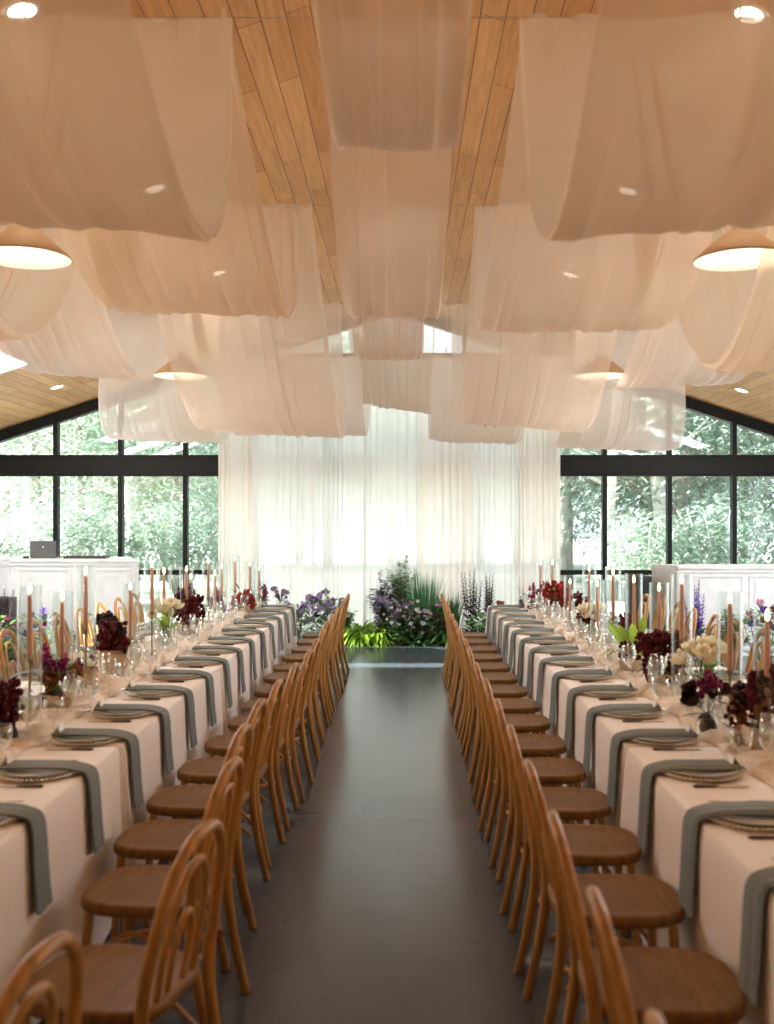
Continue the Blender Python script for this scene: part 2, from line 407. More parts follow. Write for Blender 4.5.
def foldfn(rnd, n=7, lo=2, hi=13):
    T = [(rnd.uniform(lo,hi), rnd.uniform(0,6.28), rnd.uniform(-1.6,1.6), rnd.uniform(.4,1)) for _ in range(n)]
    def f(s, t):
        a = 0
        for k, p, d, w in T:
            q = sin(PI*k*s + p + d*(t-.5)*2 + .8*sin(2.2*t+p))
            a += w*q*(1.0/(1+.10*k))
        return a/3
    return f
def drape(i, xlt, xrt, xlb, xrb, zbl, zbr, label, mat, seed, lean=0, pw=2.0):
    """fabric hung from wire i to wire i+1; x at the wires (t) and at the belly (b), belly height left and right"""
    k_ = KR[i]; lim = lambda x: max(CX-3.0, min(CX+3.0, x))
    xlt, xrt, xlb, xrb = lim(xlt*k_), lim(xrt*k_), xlb*k_, xrb*k_; zbl, zbr = 1.78+(zbl-1.78)*k_, 1.78+(zbr-1.78)*k_
    rnd = random.Random(seed); W_ = abs(xrb-xlb); f = foldfn(rnd, 6, 3*W_, 12*W_+3); g = foldfn(rnd, 4, 1, 4); h = foldfn(rnd, 9, 14*W_+4, 42*W_+8); kp = 5+5*W_
    yA, zA, yB, zB = YW[i], ZW[i], YW[i+1], ZW[i+1]
    def fn(t, s):
        u = 2*t-1; b = 1-abs(u)**pw
        if abs(xlt) > 50: pass
        tt = t
        y = yA+(yB-yA)*tt
        xl = xlt+(xlb-xlt)*b; xr = xrt+(xrb-xrt)*b
        # gathered: uneven spread of the threads across the width
        ph = 2*PI*kp*s + seed + 1.1*sin(2.6*t+seed) + 1.6*sin(2*PI*.7*s+seed*2)
        env = .55+.45*sin(2*PI*1.3*s+seed*3+1.5*t)
        ss = s + env*1.75/(2*PI*kp)*sin(ph) + .018*sin(2*PI*3*s+seed)
        x = xl+(xr-xl)*ss + .02*g(s,t)*b
        zl = zA+(zB-zA)*t
        zb = zbl+(zbr-zbl)*s + .016*g(s*1.3,.5)
        z = zl-(zl-zb)*b
        sl = -(zl-zb)*(-2*u)*2/(yB-yA)*-1   # slope dz/dy
        nl = math.hypot(1, sl); ny, nz = -sl/nl, 1/nl
        amp = .028+.020*(1-b)
        d = ((.05 if i==0 else .035)+.018*(1-b))*f(s,t) + .010*h(s,t*.5) + (.022*env*cos(ph))
        d *= .40+.60*(1-b)
        e = min(s,1-s); d += .02*math.exp(-(e/.02)**2)
        return (x, y+ny*d, z+nz*d)
    m = MB(); m.grid(fn, 48, int(90+110*min(W_,1.6)))
    o = m.build('fabric_drape', mat); tag(o, label, 'drape', 'fabric swags under the ceiling')
    return o
D = drape
A_, B_, C_ = M['drapeA'], M['drapeB'], M['drapeC']
D(0, -2.75,-1.03,-2.55,-.86, 3.12,2.97, 'warm-lit gauze swag hanging largest and nearest, upper left of the aisle', A_, 1)
D(0, -.38,.28,-.325,.235, 3.39,3.39, 'narrow pleated gauze swag over the aisle, nearest of the centre ones', B_, 2)
D(0, .68,2.75,.60,2.55, 2.96,3.10, 'warm-lit gauze swag hanging largest and nearest, upper right of the aisle', A_, 3)
D(1, -2.45,-1.00,-2.28,-.85, 3.40,3.36, 'warm-lit swag left of the aisle in the second row, behind the biggest', A_, 4)
D(1, -4.35,-3.0,-4.3,-2.93, 3.15,3.18, 'outer left swag lit warm around the big left pendant', A_, 5)
D(1, -.46,.36,-.44,.31, 3.36,3.35, 'pleated gauze swag over the aisle, second of the centre ones', B_, 6)
D(1, .70,2.15,.55,2.05, 3.24,3.25, 'gauze swag right of the aisle in the second row, with dark crossing fold', B_, 7)
D(1, 2.38,3.85,2.36,3.85, 2.95,2.85, 'outer right swag behind the big right pendant lamp', A_, 8)
D(2, -2.50,-.85,-2.35,-.67, 2.80,2.69, 'long gauze swag hanging lowest left of the aisle, above the left curtain edge', B_, 9)
D(2, -4.40,-2.95,-4.32,-2.93, 3.45,3.36, 'pale outer left swag before the small left pendant', C_, 10)
D(2, -.50,.28,-.50,.24, 3.60,3.60, 'short gauze swag over the aisle below the gable peak', B_, 11)
D(2, .68,2.2,.62,2.13, 2.86,2.76, 'long pleated gauze swag right of the aisle in the third row', B_, 12)
D(2, 2.40,3.85,2.36,3.82, 3.25,3.33, 'pale outer right swag in front of the small right pendant', C_, 13)
D(3, -2.5,-.55,-2.40,-.53, 2.95,2.95, 'thin white swag left of the aisle against the curtain top', C_, 14)
D(3, -4.20,-2.58,-4.15,-2.56, 2.89,2.85, 'small pale swag over the left windows near the gable', C_, 15)
D(3, -.68,.41,-.64,.40, 3.42,3.24, 'thin white swag in the centre against the curtain, hem slanting', C_, 16)
D(3, .42,1.68,.41,1.64, 2.86,2.83, 'thin white swag right of the aisle against the curtain top', C_, 17)
D(3, 2.15,3.85,2.13,3.80, 2.78,2.72, 'small pale swag over the right windows near the gable', C_, 18)

# sheer curtains on a rod across the gable
zr = 4.19; hr = (RIDGE-zr)/SL-.03
m = MB(); m.box(CX-hr, CX+hr, YB-.36, YB-.26, zr-.03, zr+.02)
tag(m.build('curtain_rod', M['rod'], smooth=False), 'thin wooden curtain rod across the gable under the peak window', 'curtain rod')
cb = [-2.70,-2.18,-1.32,-.55,.22,1.02,1.72,2.29]
clab = ['blush sheer curtain panel at the far left end beside the left windows','white sheer curtain panel, second from the left','white sheer curtain panel, third from the left','white sheer curtain panel straight behind the tall plants','cream sheer curtain panel just right of the aisle middle','white sheer curtain panel, second from the right','blush sheer curtain panel at the far right end beside the right windows']
for i in range(7):
    a, b = cb[i]-.02, cb[i+1]+.02; rnd = random.Random(40+i); f = foldfn(rnd, 8, 5, 26)
    def fn(t, s, a=a, b=b, f=f, i=i):
        z = .015+(zr-.035)*t
        g = .035+.02*(1-t)
        kp = 7+2*(i%3); ph = 2*PI*kp*s+i*2+.5*sin(2*t+i)+2.2*sin(2*PI*.8*s+i*1.7); env = .5+.5*sin(2*PI*1.4*s+i*2.3)
        x = a+(b-a)*(s+env*1.35/(2*PI*kp)*sin(ph))
        return (x, YB-.30-(.03 if i%2 else 0)+g*.6*f(s, t*.5)+.022*env*cos(ph), z)
    m = MB(); m.grid(fn, 14, 170)
    o = m.build('sheer_curtain', M['sheerP'] if i in (0,4,6) else M['sheerW']); tag(o, clab[i], 'curtain', 'sheer curtains behind the flowers')

# ------------------------------------------------------------------ pendants, downlights, ceiling panel
def pendant(x, y, z, label):
    q_ = .76; r = empty('pendant_lamp', (x,y,z)); r.scale = (q_,q_,q_); tag(r, label, 'pendant lamp', 'cone pendants under the drapes')
    m = MB(); m.lathe([(.302,.0),(.306,.004),(.302,.016),(.22,.090),(.13,.162),(.072,.205),(.05,.22)], n=40)
    sh = m.build('shade', M['shade'], r)
    m = MB(); m.lathe([(.300,.002),(.215,.080),(.125,.152),(.05,.21)], n=40); m.build('shade_lining', M['shade_in'], sh)
    m = MB(); m.lathe([(.0,.205),(.05,.205),(.05,.265),(.04,.28),(.0,.28)], n=24); auto(m.build('cap', M['shade'], r))
    m = MB(); m.tube([(0,0,.28),(0,0,(zc(x)-z-.02)/q_)], .006, 8); m.build('cord', M['cord'], r)
    m = MB(); hz = (zc(x)-z)/q_; m.lathe([(0,hz-.04),(.06,hz-.04),(.06,hz+.01),(0,hz+.01)], n=20); auto(m.build('ceiling_rose', M['shade'], r))
    m = MB(); m.ball((0,0,.12), .05, 14, 8); m.build('bulb', M['diff'], r)
    L = bpy.data.lights.new('pendant_light','POINT'); L.energy = 3; L.color = (1,.80,.58); L.shadow_soft_size = .03
    o = bpy.data.objects.new('pendant_light', L); C.objects.link(o); o.location = (x,y,z+.03)
pendant(-1.92, 5.07, 3.10, 'cone pendant lamp hanging large at the left edge below the drapes')
pendant(1.71, 5.07, 3.09, 'cone pendant lamp hanging large at the right edge below the drapes')
pendant(-1.92, 8.63, 3.01, 'small far cone pendant lamp glowing behind the left drapes')
pendant(1.71, 8.63, 3.01, 'small far cone pendant lamp glowing behind the right drapes')

LAMP_E = 15
def downlight(x, y, label, seen=True):
    z = zc(x); sd = -1 if x < CX else 1
    r = empty('downlight', (x,y,z-.006)); r.rotation_euler = (0, sd*ANG, 0)
    tag(r, label, 'ceiling light', 'recessed downlights')
    m = MB(); m.lathe([(.075,.0),(.095,-.004),(.10,.004),(.10,.02)], n=28); m.build('trim_ring', M['white'], r)
    m = MB(); m.lathe([(0,.002),(.078,.002)], n=28); m.build('lens', M['lens'], r)
    L = bpy.data.lights.new('downlight_and_fill_lamp','AREA'); L.shape='DISK'; L.size=.3; L.energy = LAMP_E*(.6 if abs(x)<3 else 1.15)*(.35 if y<3 else .9 if y<6 else .6); L.color=(1,.72,.45) if y<7 else (1,.78,.54); L.spread = math.radians(160)
    o = bpy.data.objects.new('downlight_and_fill_lamp', L); C.objects.link(o); o.location = (x,y,z-.03)
rowsy = [-3.2,-.4, 2.4, 5.2, 8.0, 10.75, 13.45]
names = {(-1,5.2):'recessed downlight seen through the nearest left drape, top left',(1,5.2):'recessed downlight seen through the nearest right drape, top right',
 (-2,13.45):'recessed downlight on bare planks near the left windows',(2,13.45):'recessed downlight on bare planks near the right windows'}
for y in rowsy:  # all but the four named downlights are added to brighten the room
    for c, x in ((-2,-4.65),(-1,-1.98),(1,1.80),(2,4.55)):
        lb = names.get((c,y)) or 'added recessed ceiling downlight %s, row %s from the gable' % ({-2:'outer left',-1:'inner left',1:'inner right',2:'outer right'}[c], ['first','second','third','fourth','fifth','sixth','seventh'][len(rowsy)-1-rowsy.index(y)])
        if y > 1 : downlight(x, y, lb)
        else:
            L = bpy.data.lights.new('downlight_and_fill_lamp','AREA'); L.shape='DISK'; L.size=.3; L.energy = LAMP_E*.15; L.color=(1,.76,.52)  # added fill light behind the camera, no fixture built
            o = bpy.data.objects.new('downlight_and_fill_lamp', L); C.objects.link(o); o.location = (x,y,zc(x)-.03)
# lit panel on the left slope
def skylight(x, y, label):
    r = empty('skylight', (x,y,zc(x)-.004)); r.rotation_euler=(0,-ANG if x<CX else ANG,0)
    tag(r, label, 'skylight')
    m = MB(); m.box(-.62,.62,-.43,.43,-.012,0); m.build('bright_pane', M['panel_light'], r, smooth=False)
    m = MB()
    for a in ((-.66,.66,-.47,-.43),(-.66,.66,.43,.47),(-.66,-.62,-.43,.43),(.62,.66,-.43,.43)): m.box(a[0],a[1],a[2],a[3],-.02,.01)
    m.build('skylight_frame', M['white'], r, smooth=False)
skylight(-5.02,11.37,'white bright rectangular skylight in the left ceiling slope')
for x_, y_, w_ in ((-5.3,7.2,'left slope, farthest from the gable'),(-5.3,9.2,'left slope, middle one'),(5.1,7.2,'right slope, farthest from the gable'),(5.1,9.2,'right slope, middle one'),(5.1,11.2,'right slope, nearest the gable')):  # out of view, added to bring cool light to the far half
    skylight(x_, y_, 'added unseen skylight low on the '+w_)

# added uplights, out of view on both side walls, to brighten ceiling and drapes
def fill_uplight(x, y, sd, label):
    r = empty('added_uplight', (x,y,2.35)); tag(r, label, 'added wall lamp', 'added uplights on the side walls')
    m = MB(); m.box(min(0,-sd*.05),max(0,-sd*.05),-.05,.05,-.12,.0); m.build('back_plate', M['black'], r, smooth=False)
    m = MB(); m.lathe([(.0,-.1),(.05,-.1),(.09,.06),(.085,.06),(.047,-.09),(0,-.09)], (-sd*.14,0,0), 24); auto(m.build('shade', M['black'], r))
    L = bpy.data.lights.new('uplight_fill_lamp','AREA'); L.shape='DISK'; L.size=.15; L.energy = 105 if y<7 else 85; L.color=(1,.72,.43) if y<7 else (1,.84,.66)
    o = bpy.data.objects.new('uplight_fill_lamp', L); C.objects.link(o); o.location = (x-sd*.14,y,2.42)
    o.rotation_euler = V((sd*.55,0,-1)).to_track_quat('Z','Y').to_euler()
for y, w_ in ((-2.5,'fifth'),(.5,'fourth'),(3.2,'third'),(5.55,'second'),(8.95,'first')):
    fill_uplight(CX-HW, y, -1, 'added unseen uplight on the left wall, %s from the gable' % w_)
    fill_uplight(CX+HW, y, 1, 'added unseen uplight on the right wall, %s from the gable' % w_)

# ------------------------------------------------------------------ tables
LE, RE, TW = -1.265, 1.00, 1.22          # aisle edges of the two table runs and table width
TEND = [11.81-2.44*j for j in range(5)]
LC, RC = LE-TW/2, RE+TW/2
ZT = .76
def tablecloth(cx, y1, seed, label):
    rnd = random.Random(seed); f = foldfn(rnd, 7, 3, 16)
    hx, hy, r = TW/2, 1.213, .03
    per = []   # (x, y, nx, ny, side weight, s)
    def seg(x0,y0,x1,y1,nx,ny,n,w):
        for i in range(n):
            t = i/n; per.append((x0+(x1-x0)*t, y0+(y1-y0)*t, nx, ny, w, t))
    def corner(ccx, ccy, a0):
        for i in range(5):
            a = a0+PI/2*i/5; per.append((ccx+r*cos(a), ccy+r*sin(a), cos(a), sin(a), .3, 0))
    seg(hx,-hy+r,hx,hy-r,1,0,70,1); corner(hx-r,hy-r,0)
    seg(hx-r,hy,-hx+r,hy,0,1,24,.0); corner(-hx+r,hy-r,PI/2)
    seg(-hx,hy-r,-hx,-hy+r,-1,0,70,1); corner(-hx+r,-hy+r,PI)
    seg(-hx+r,-hy,hx-r,-hy,0,-1,24,.0); corner(hx-r,-hy+r,PI*1.5)
    N = len(per); rows = [(ZT,-.012),(ZT-.003,-.003),(ZT-.012,0)]+[(ZT-.04-k*.069, None) for k in range(11)]
    vs = []; m = MB()
    for z, off in rows:
        dr = ZT-z
        for x,y,nx,ny,w,t in per:
            e = min(t,1-t)
            if off is None:
                fo = f(t*1.0, dr)
                d = w*(.006 + dr*(.020 + .045*fo)) + (w*.05*dr*math.exp(-(e/.035)**2) if w == 1 else 0)
                d = max(d, .001)
            else: d = off
            yy = y+ny*d
            yy = max(-1.216, min(1.216, yy))
            vs.append((x+nx*d, yy, max(.008, z)))
    fs = [tuple(range(N))]
    for j in range(len(rows)-1):
        for i in range(N):
            i2=(i+1)%N; fs.append((j*N+i,(j+1)*N+i,(j+1)*N+i2,j*N+i2))
    m.add(vs, fs)
    o = m.build('tablecloth', M['cloth'], loc=(cx, y1-1.22, 0)); auto(o, 60)
    tag(o, label, 'tablecloth', 'floor length cloths on the long tables')
pos = ['farthest','second from the flowers','third from the flowers','nearest']
for j in range(4):
    tablecloth(LC, TEND[j], 60+j, 'cream floor-length tablecloth on the left tables, %s table' % pos[j])
    tablecloth(RC, TEND[j], 70+j, 'cream floor-length tablecloth on the right tables, %s table' % pos[j])
def runner(cx, label, seed):
    rnd = random.Random(seed); f = foldfn(rnd, 9, 4, 40); g = foldfn(rnd, 8, 2, 14)
    y0, y1 = 2.15, 11.7
    def fn(t, s):
        h = max(0, .022+.045*g(t*13, s*2.2)+.030*f(t*9, s*3))
        e = min(s,1-s)
        w = .21+.025*g(t*6, .3)
        return (cx+(s*2-1)*w+.03*f(t*3,.2), y0+(y1-y0)*t, ZT+.003+h*min(1,e/.06))
    m = MB(); m.grid(fn, 500, 22)
    tag(m.build('table_runner', M['runner']), label, 'table runner')
runner(LC, 'rumpled sand gauze runner along the middle of the left tables', 5)
runner(RC, 'rumpled sand gauze runner along the middle of the right tables', 6)

# ------------------------------------------------------------------ chair
def make_chair():
    r = empty('dining_chair')
    # seat: rounded front, straighter back
    pts = []; n = 44
    for i in range(n):
        a = 2*PI*i/n; c, s_ = cos(a), sin(a)
        ex = 2/3.2 if s_ > 0 else 2/4.5
        x = .212*math.copysign(abs(c)**ex, c)*(1 if s_ > 0 else 1-.10*abs(s_)); y = .225*math.copysign(abs(s_)**ex, s_)
        pts.append((x,y))
    m = MB(); rings = [(.94,.425),(.985,.428),(1,.437),(1,.455),(.985,.464),(.93,.467),(.86,.462),(.5,.459)]
    vs=[]; 
    for k, z in rings: vs += [(x*k,y*k,z) for x,y in pts]
    fs=[tuple(range(n-1,-1,-1)), tuple((len(rings)-1)*n+i for i in range(n))]
    for j in range(len(rings)-1):
        for i in range(n): fs.append((j*n+i,j*n+(i+1)%n,(j+1)*n+(i+1)%n,(j+1)*n+i))
    m.add(vs,fs); m.build('seat', M['seat'], r)
    def smooth(P, it=3):
        P=[V(p) for p in P]
        for _ in range(it):
            Q=[P[0]]
            for a,b in zip(P,P[1:]): Q += [a*.75+b*.25, a*.25+b*.75]
            Q.append(P[-1]); P=Q
        return P
    half = [(.205,-.285,0),(.200,-.235,.22),(.198,-.205,.44),(.195,-.235,.62),(.168,-.272,.80),(.085,-.298,.902),(0,-.303,.917)]
    path = smooth(half+[(-x,y,z) for x,y,z in half[-2::-1]], 2)
    m = MB(); m.tube(path, [.017+.003*max(0,1-abs(p.z-.44)/.3) for p in path], 10); m.build('back_hoop', M['oak'], r)
    half = [(.105,-.200,.44),(.108,-.230,.60),(.092,-.258,.74),(.040,-.276,.818),(0,-.279,.825)]
    path = smooth(half+[(-x,y,z) for x,y,z in half[-2::-1]], 2)
    m = MB(); m.tube(path, .0115, 8); m.build('inner_hoop', M['oak'], r)
    half = [(.045,-.200,.44),(.047,-.222,.56),(.030,-.242,.66),(0,-.248,.685)]
    path = smooth(half+[(-x,y,z) for x,y,z in half[-2::-1]], 2)
    m = MB(); m.tube(path, .010, 8); m.build('inner_loop', M['oak'], r)
    for s_ in (-1,1):
        m = MB(); m.tube(smooth([(s_*.185,.19,0),(s_*.178,.175,.2),(s_*.168,.160,.43)],2), [.013+.006*t/8 for t in range(9)] if False else .0165, 10); m.build('front_leg', M['oak'], r)
    m = MB(); ring=[(.178*cos(2*PI*i/28)*.98, -.02+.178*sin(2*PI*i/28), .235) for i in range(28)]
    m.tube(ring, .010, 8, closed=True); m.build('leg_ring', M['oak'], r)
    for s_ in (-1,1):
        m = MB(); m.tube(smooth([(s_*.188,.185,.20),(s_*.175,.06,.36),(s_*.172,-.06,.36),(s_*.197,-.20,.22)],2), .009, 8); m.build('side_brace', M['oak'], r)
    return r
PK = [11.41-.61*k for k in range(18)]   # chairs
PS = [11.32-.61*k for k in range(18)]   # place settings
chair0 = make_chair(); first=True
def chair(x, y, rz, label, group):
    global first
    c = chair0 if first else copy_tree(chair0); first=False
    c.location=(x,y,0); c.rotation_euler=(0,0,rz); tag(c, label, 'chair', group)
ltip = {15:(-.715,2.02,12),14:(-.55,2.80,15),13:(-.60,3.55,8),12:(-.655,4.14,6),11:(-.67,4.72,5),10:(-.655,5.30,3),9:(-.635,5.92,1)}
NAISLE = 16
for k in range(NAISLE+1):     # right row, facing the table (+x): local +y -> +x means rz=-90deg
    n = NAISLE-k+1
    rr = random.Random(300+k)
    x = .438+rr.uniform(-.008,.008)
    chair(x+.303, PK[k]+.01+rr.uniform(-.015,.015), -PI/2+math.radians(rr.uniform(-3,3)), 'bentwood oak chair along the aisle\'s right side, %s%s' % (ORD[n], ' from the camera' if n>1 else ' to the camera'), 'chairs along the aisle')
for k in range(NAISLE):
    n = NAISLE-1-k+1
    rr = random.Random(400+k)
    if k in ltip: x, y, a = ltip[k]
    else: x, y, a = -.615+rr.uniform(-.015,.015), PK[k]+rr.uniform(-.02,.02), rr.uniform(-3,3)
    a_ = math.radians(a)
    chair(x-.303*cos(a_), y+.303*sin(a_), PI/2-a_, 'bentwood oak chair along the aisle\'s left side, %s%s' % (ORD[n], ' from the camera' if n>1 else ' to the camera'), 'chairs along the aisle')
NFAR = 7
for k in range(NFAR+1):
    n = NFAR-k+1; rr=random.Random(500+k)
    chair(LE-TW-.30+rr.uniform(-.02,.01), PK[k]+rr.uniform(-.03,.03), -PI/2+math.radians(rr.uniform(-4,4)), 'bentwood chair across the left table by the bar, %s%s' % (ORD[n], ' from the camera' if n>1 else ' to the camera'), 'chairs on the outer sides')
    chair(RE+TW+.27+rr.uniform(-.01,.02), PK[k]+rr.uniform(-.03,.03), PI/2+math.radians(rr.uniform(-4,4)), 'bentwood chair across the right table by the bar, %s%s' % (ORD[n], ' from the camera' if n>1 else ' to the camera'), 'chairs on the outer sides')

# ------------------------------------------------------------------ place settings (local: +x points from table edge to table middle, origin at edge, table height)
def proto_charger():
    r = empty('charger_plate')
    m = MB(); m.lathe([(0,.003),(.10,.003),(.115,.006),(.150,.012),(.162,.015),(.160,.011),(.112,.002),(0,.0005)], n=40); m.build('plate_body', M['charger'], r)
    m = MB()
    for i in range(54):
        a=2*PI*i/54; m.ball((.160*cos(a),.160*sin(a),.0150), .0058, 6, 4)
    m.build('beaded_rim', M['bead'], r); return r
def proto_plate():
    m = MB(); m.lathe([(0,.008),(.085,.008),(.098,.012),(.132,.021),(.135,.0225),(.133,.018),(.095,.006),(.085,.002),(.0,.002)], n=40)
    return m.build('dinner_plate', M['china'])
def proto_napkin(seed):
    rnd = random.Random(seed); f = foldfn(rnd, 5, 1, 5)
    w = .060
    # path in (x,z): on the plate -> dips to the table edge -> hangs
    P = [(.335,.032),(.30,.034),(.24,.033),(.16,.033),(.09,.032),(.05,.027),(.02,.021),(.0,.016),(-.014,.006),(-.022,-.016),(-.026,-.06),(-.029,-.12),(-.032,-.18),(-.036,-.24),(-.040,-.275),(-.042,-.305)]
    def side(off):
        def fn(t, s):
            q = t*(len(P)-1); i=min(len(P)-2,int(q)); h=q-i
            x = P[i][0]*(1-h)+P[i+1][0]*h; z = P[i][1]*(1-h)+P[i+1][1]*h
            dx=P[i+1][0]-P[i][0]; dz=P[i+1][1]-P[i][1]; L=math.hypot(dx,dz); nx,nz=dz/L,-dx/L
            hang = max(0,(t-.5)*2)
            ww = w*(1+.10*hang*rnd0 - .12*math.exp(-((t-.47)/.12)**2))
            e = min(s,1-s)
            d = off*min(1,e/.05+.15) + .006*f(s,t*.6)*(hang+.15) + (.005*abs(sin(PI*2.5*s)) if off>0 else 0)
            yy = (s*2-1)*ww + .012*hang*sway
            return (x+nx*d, yy, z+nz*d)
        return fn
    rnd0 = rnd.uniform(-.2,1); sway = rnd.uniform(-1,1)
    m = MB(); nu, nv = 34, 16
    m.grid(side(.008), nu, nv); k=len(m.v); m.grid(side(-.004), nu, nv)
    W=nv+1
    loop=[i*W for i in range(nu+1)]+[nu*W+j for j in range(1,W)]+[i*W+nv for i in range(nu-1,-1,-1)]+[j for j in range(nv-1,0,-1)]
    for a,b in zip(loop, loop[1:]+loop[:1]): m.f.append((a,b,k+b,k+a)); m.mi.append(0)
    # double fold line: a second layer lying on top, slightly narrower
    return m.build('napkin', M['napkin'])
def proto_card():
    m = MB(); m.add([(-.004,-.035,0),(-.004,.035,0),(.0,.035,.034),(.0,-.035,.034),(.024,.035,0),(.024,-.035,0)],
                    [(0,1,2,3),(3,2,4,5)])
    o = m.build('place_card', M['card'], smooth=False); s_=o.modifiers.new('Solid','SOLIDIFY'); s_.thickness=.0012; return o
def proto_knife():
    r = empty('table_knife')
    m = MB(); m.prism([(.0,-.008),(.10,-.009),(.118,0),(.10,.006),(0,.006)], .002,.0045); m.build('blade', M['steel'], r, smooth=False)
    m = MB(); m.tube([(0,0,.0065),(-.02,0,.0065),(-.09,0,.0065),(-.10,0,.0065)], [.005,.0065,.0075,.005], 10, flat=.75); m.build('handle', M['handle'], r); return r
def proto_fork():
    m = MB(); m.tube([(-.10,0,.005),(-.05,0,.005),(.03,0,.006),(.05,0,.006)], [.005,.004,.003,.006], 8, flat=.5)
    m.prism([(.045,-.011),(.062,-.012),(.062,.012),(.045,.011)], .004,.007)
    for j in range(4): m.box(.06,.105,-.0115+j*.0065,-.0085+j*.0065,.004,.006)
    return m.build('dinner_fork', M['steel'])
def proto_wine():
    m = MB(); m.lathe([(.0,.002),(.036,.002),(.034,.005),(.008,.009),(.0042,.02),(.004,.085),(.008,.096),(.030,.112),(.046,.138),(.050,.160),(.046,.190),(.040,.215),(.0385,.215),(.0445,.19),(.0485,.16),(.044,.139),(.028,.115),(.0,.104)], n=26)
    return m.build('wine_glass', M['glass'])
def proto_goblet():
    m = MB(); m.lathe([(.0,.002),(.035,.002),(.033,.005),(.009,.009),(.005,.018),(.005,.055),(.010,.064),(.034,.078),(.045,.098),(.047,.13),(.045,.165),(.0435,.165),(.0455,.13),(.043,.10),(.032,.081),(.0,.072)], n=26)
    return m.build('water_goblet', M['glass'])
def proto_flute():
    m = MB(); m.lathe([(.0,.002),(.031,.002),(.029,.005),(.007,.009),(.004,.02),(.004,.075),(.010,.09),(.022,.115),(.027,.15),(.027,.19),(.024,.232),(.0228,.232),(.0255,.19),(.0255,.15),(.020,.118),(.0,.094)], n=22)
    return m.build('champagne_flute', M['glass'])
protos = {}
def place(kind, maker, loc, rz, label, cat, group):
    if kind not in protos: o = protos[kind] = maker()
    else: o = copy_tree(protos[kind])
    o.location = loc; o.rotation_euler=(0,0,rz); tag(o, label, cat, group); return o
def setting(side, k, n, aisle=True):
    sd = 1 if side=='right' else -1
    if aisle: ex = RE if sd>0 else LE; inn = sd
    else: ex = (RE+TW) if sd>0 else (LE-TW); inn = -sd
    rz = 0 if inn>0 else PI
    y = PS[k]
    rr = random.Random(1000+k*7+(0 if sd>0 else 500)+(0 if aisle else 5000))
    w = "at the %s place from the camera, %s table's %s side" % (ORD[n] if n>1 else 'first', side, 'aisle' if aisle else 'outer')
    def P(lx, ly, lz=0): return (ex+inn*lx, y+(ly if inn>0 else -ly), ZT+lz)
    j = lambda a: rr.uniform(-a,a)
    place('charger', proto_charger, P(.19,0,.001), rz, 'bead-rimmed charger '+w, 'charger', 'chargers')
    place('plate', proto_plate, P(.19,0,.0045), rz, 'white dinner plate '+w, 'plate', 'dinner plates')
    q = 'napkin%d' % rr.randrange(4)
    o = place(q, lambda: proto_napkin(80+int(q[-1])), P(0,j(.012)), rz+math.radians(j(2.5)), 'sage napkin hanging '+w, 'napkin', 'sage napkins over the table edge')
    place('wine', proto_wine, P(.435+j(.02),-.09*inn+j(.02)), 0, 'wine glass '+w, 'wine glass', 'wine glasses')
    place('goblet', proto_goblet, P(.385+j(.02),.12*inn+j(.03)), 0, 'water goblet '+w, 'goblet', 'water goblets')
    if aisle:
        place('card', proto_card, P(.312,j(.01),.043), rz+math.radians(j(8)), 'white place card '+w, 'place card', 'place cards')
        place('knife', proto_knife, P(.20,-.205*inn), rz, 'dark-handled knife '+w, 'knife', 'knives')
        place('fork', proto_fork, P(.20,.205*inn), rz, 'steel fork '+w, 'fork', 'forks')
        place('flute', proto_flute, P(.47+j(.02),.04*inn+j(.02)), 0, 'champagne flute '+w, 'champagne glass', 'champagne flutes')
for k in range(15): setting('right', k, 14-k+1)
for k in range(14): setting('left', k, 13-k+1)
for k in range(9):
    setting('left', k, 8-k+1, False); setting('right', k, 8-k+1, False)

# ------------------------------------------------------------------ candles in glass cylinders
def candle_set(x, y, zf, zg, n, side):
    ord_ = ORD[n]+(' from the camera' if n>1 else ' to the camera')
    hh = max(.06, zf-.025-.32-ZT); L = zf-.025-ZT-hh
    z0 = ZT+.004
    m = MB(); m.lathe([(0,0),(.036,0),(.036,.006),(.012,.014),(.006,.03),(.006,hh-.03),(.012,hh-.022),(.017,hh-.012),(.017,hh),(.0115,hh),(.0,hh-.002)], n=18)
    o = m.build('candlestick', M['brass'], loc=(x,y,z0)); auto(o); tag(o, 'slim brass candlestick on the %s tables, %s' % (side, ord_), 'candlestick', 'candlesticks')
    m = MB(); m.lathe([(0,0),(.0110,0),(.0145,.012),(.0135,L*.5),(.0098,L-.008),(.006,L-.001),(0,L)], n=16)
    c = m.build('taper_candle', M['wax'], loc=(x,y,z0+hh)); tag(c, 'lit terracotta taper candle on the %s tables, %s' % (side, ord_), 'candle', 'lit taper candles')
    w = MB(); w.tube([(0,0,L-.002),(.001,0,L+.012)], .0012, 5); wk = w.build('wick', M['wick'], c)
    f = MB(); f.lathe([(0,.004),(.005,.008),(.0085,.018),(.0075,.03),(.0035,.044),(0,.054)], (0,0,L), 12); f.build('flame', M['flame'], wk)
    h = zg-ZT; R0=.058
    m = MB(); m.lathe([(0,.008),(R0-.003,.008),(R0-.003,h),(R0,h),(R0,0),(0,0)], n=36)
    g = m.build('glass_cylinder', M['cylinder'], loc=(x,y,ZT+.004)); auto(g); tag(g, 'tall clear glass cylinder around a candle on the %s tables, %s' % (side, ord_), 'glass cylinder', 'glass candle cylinders')
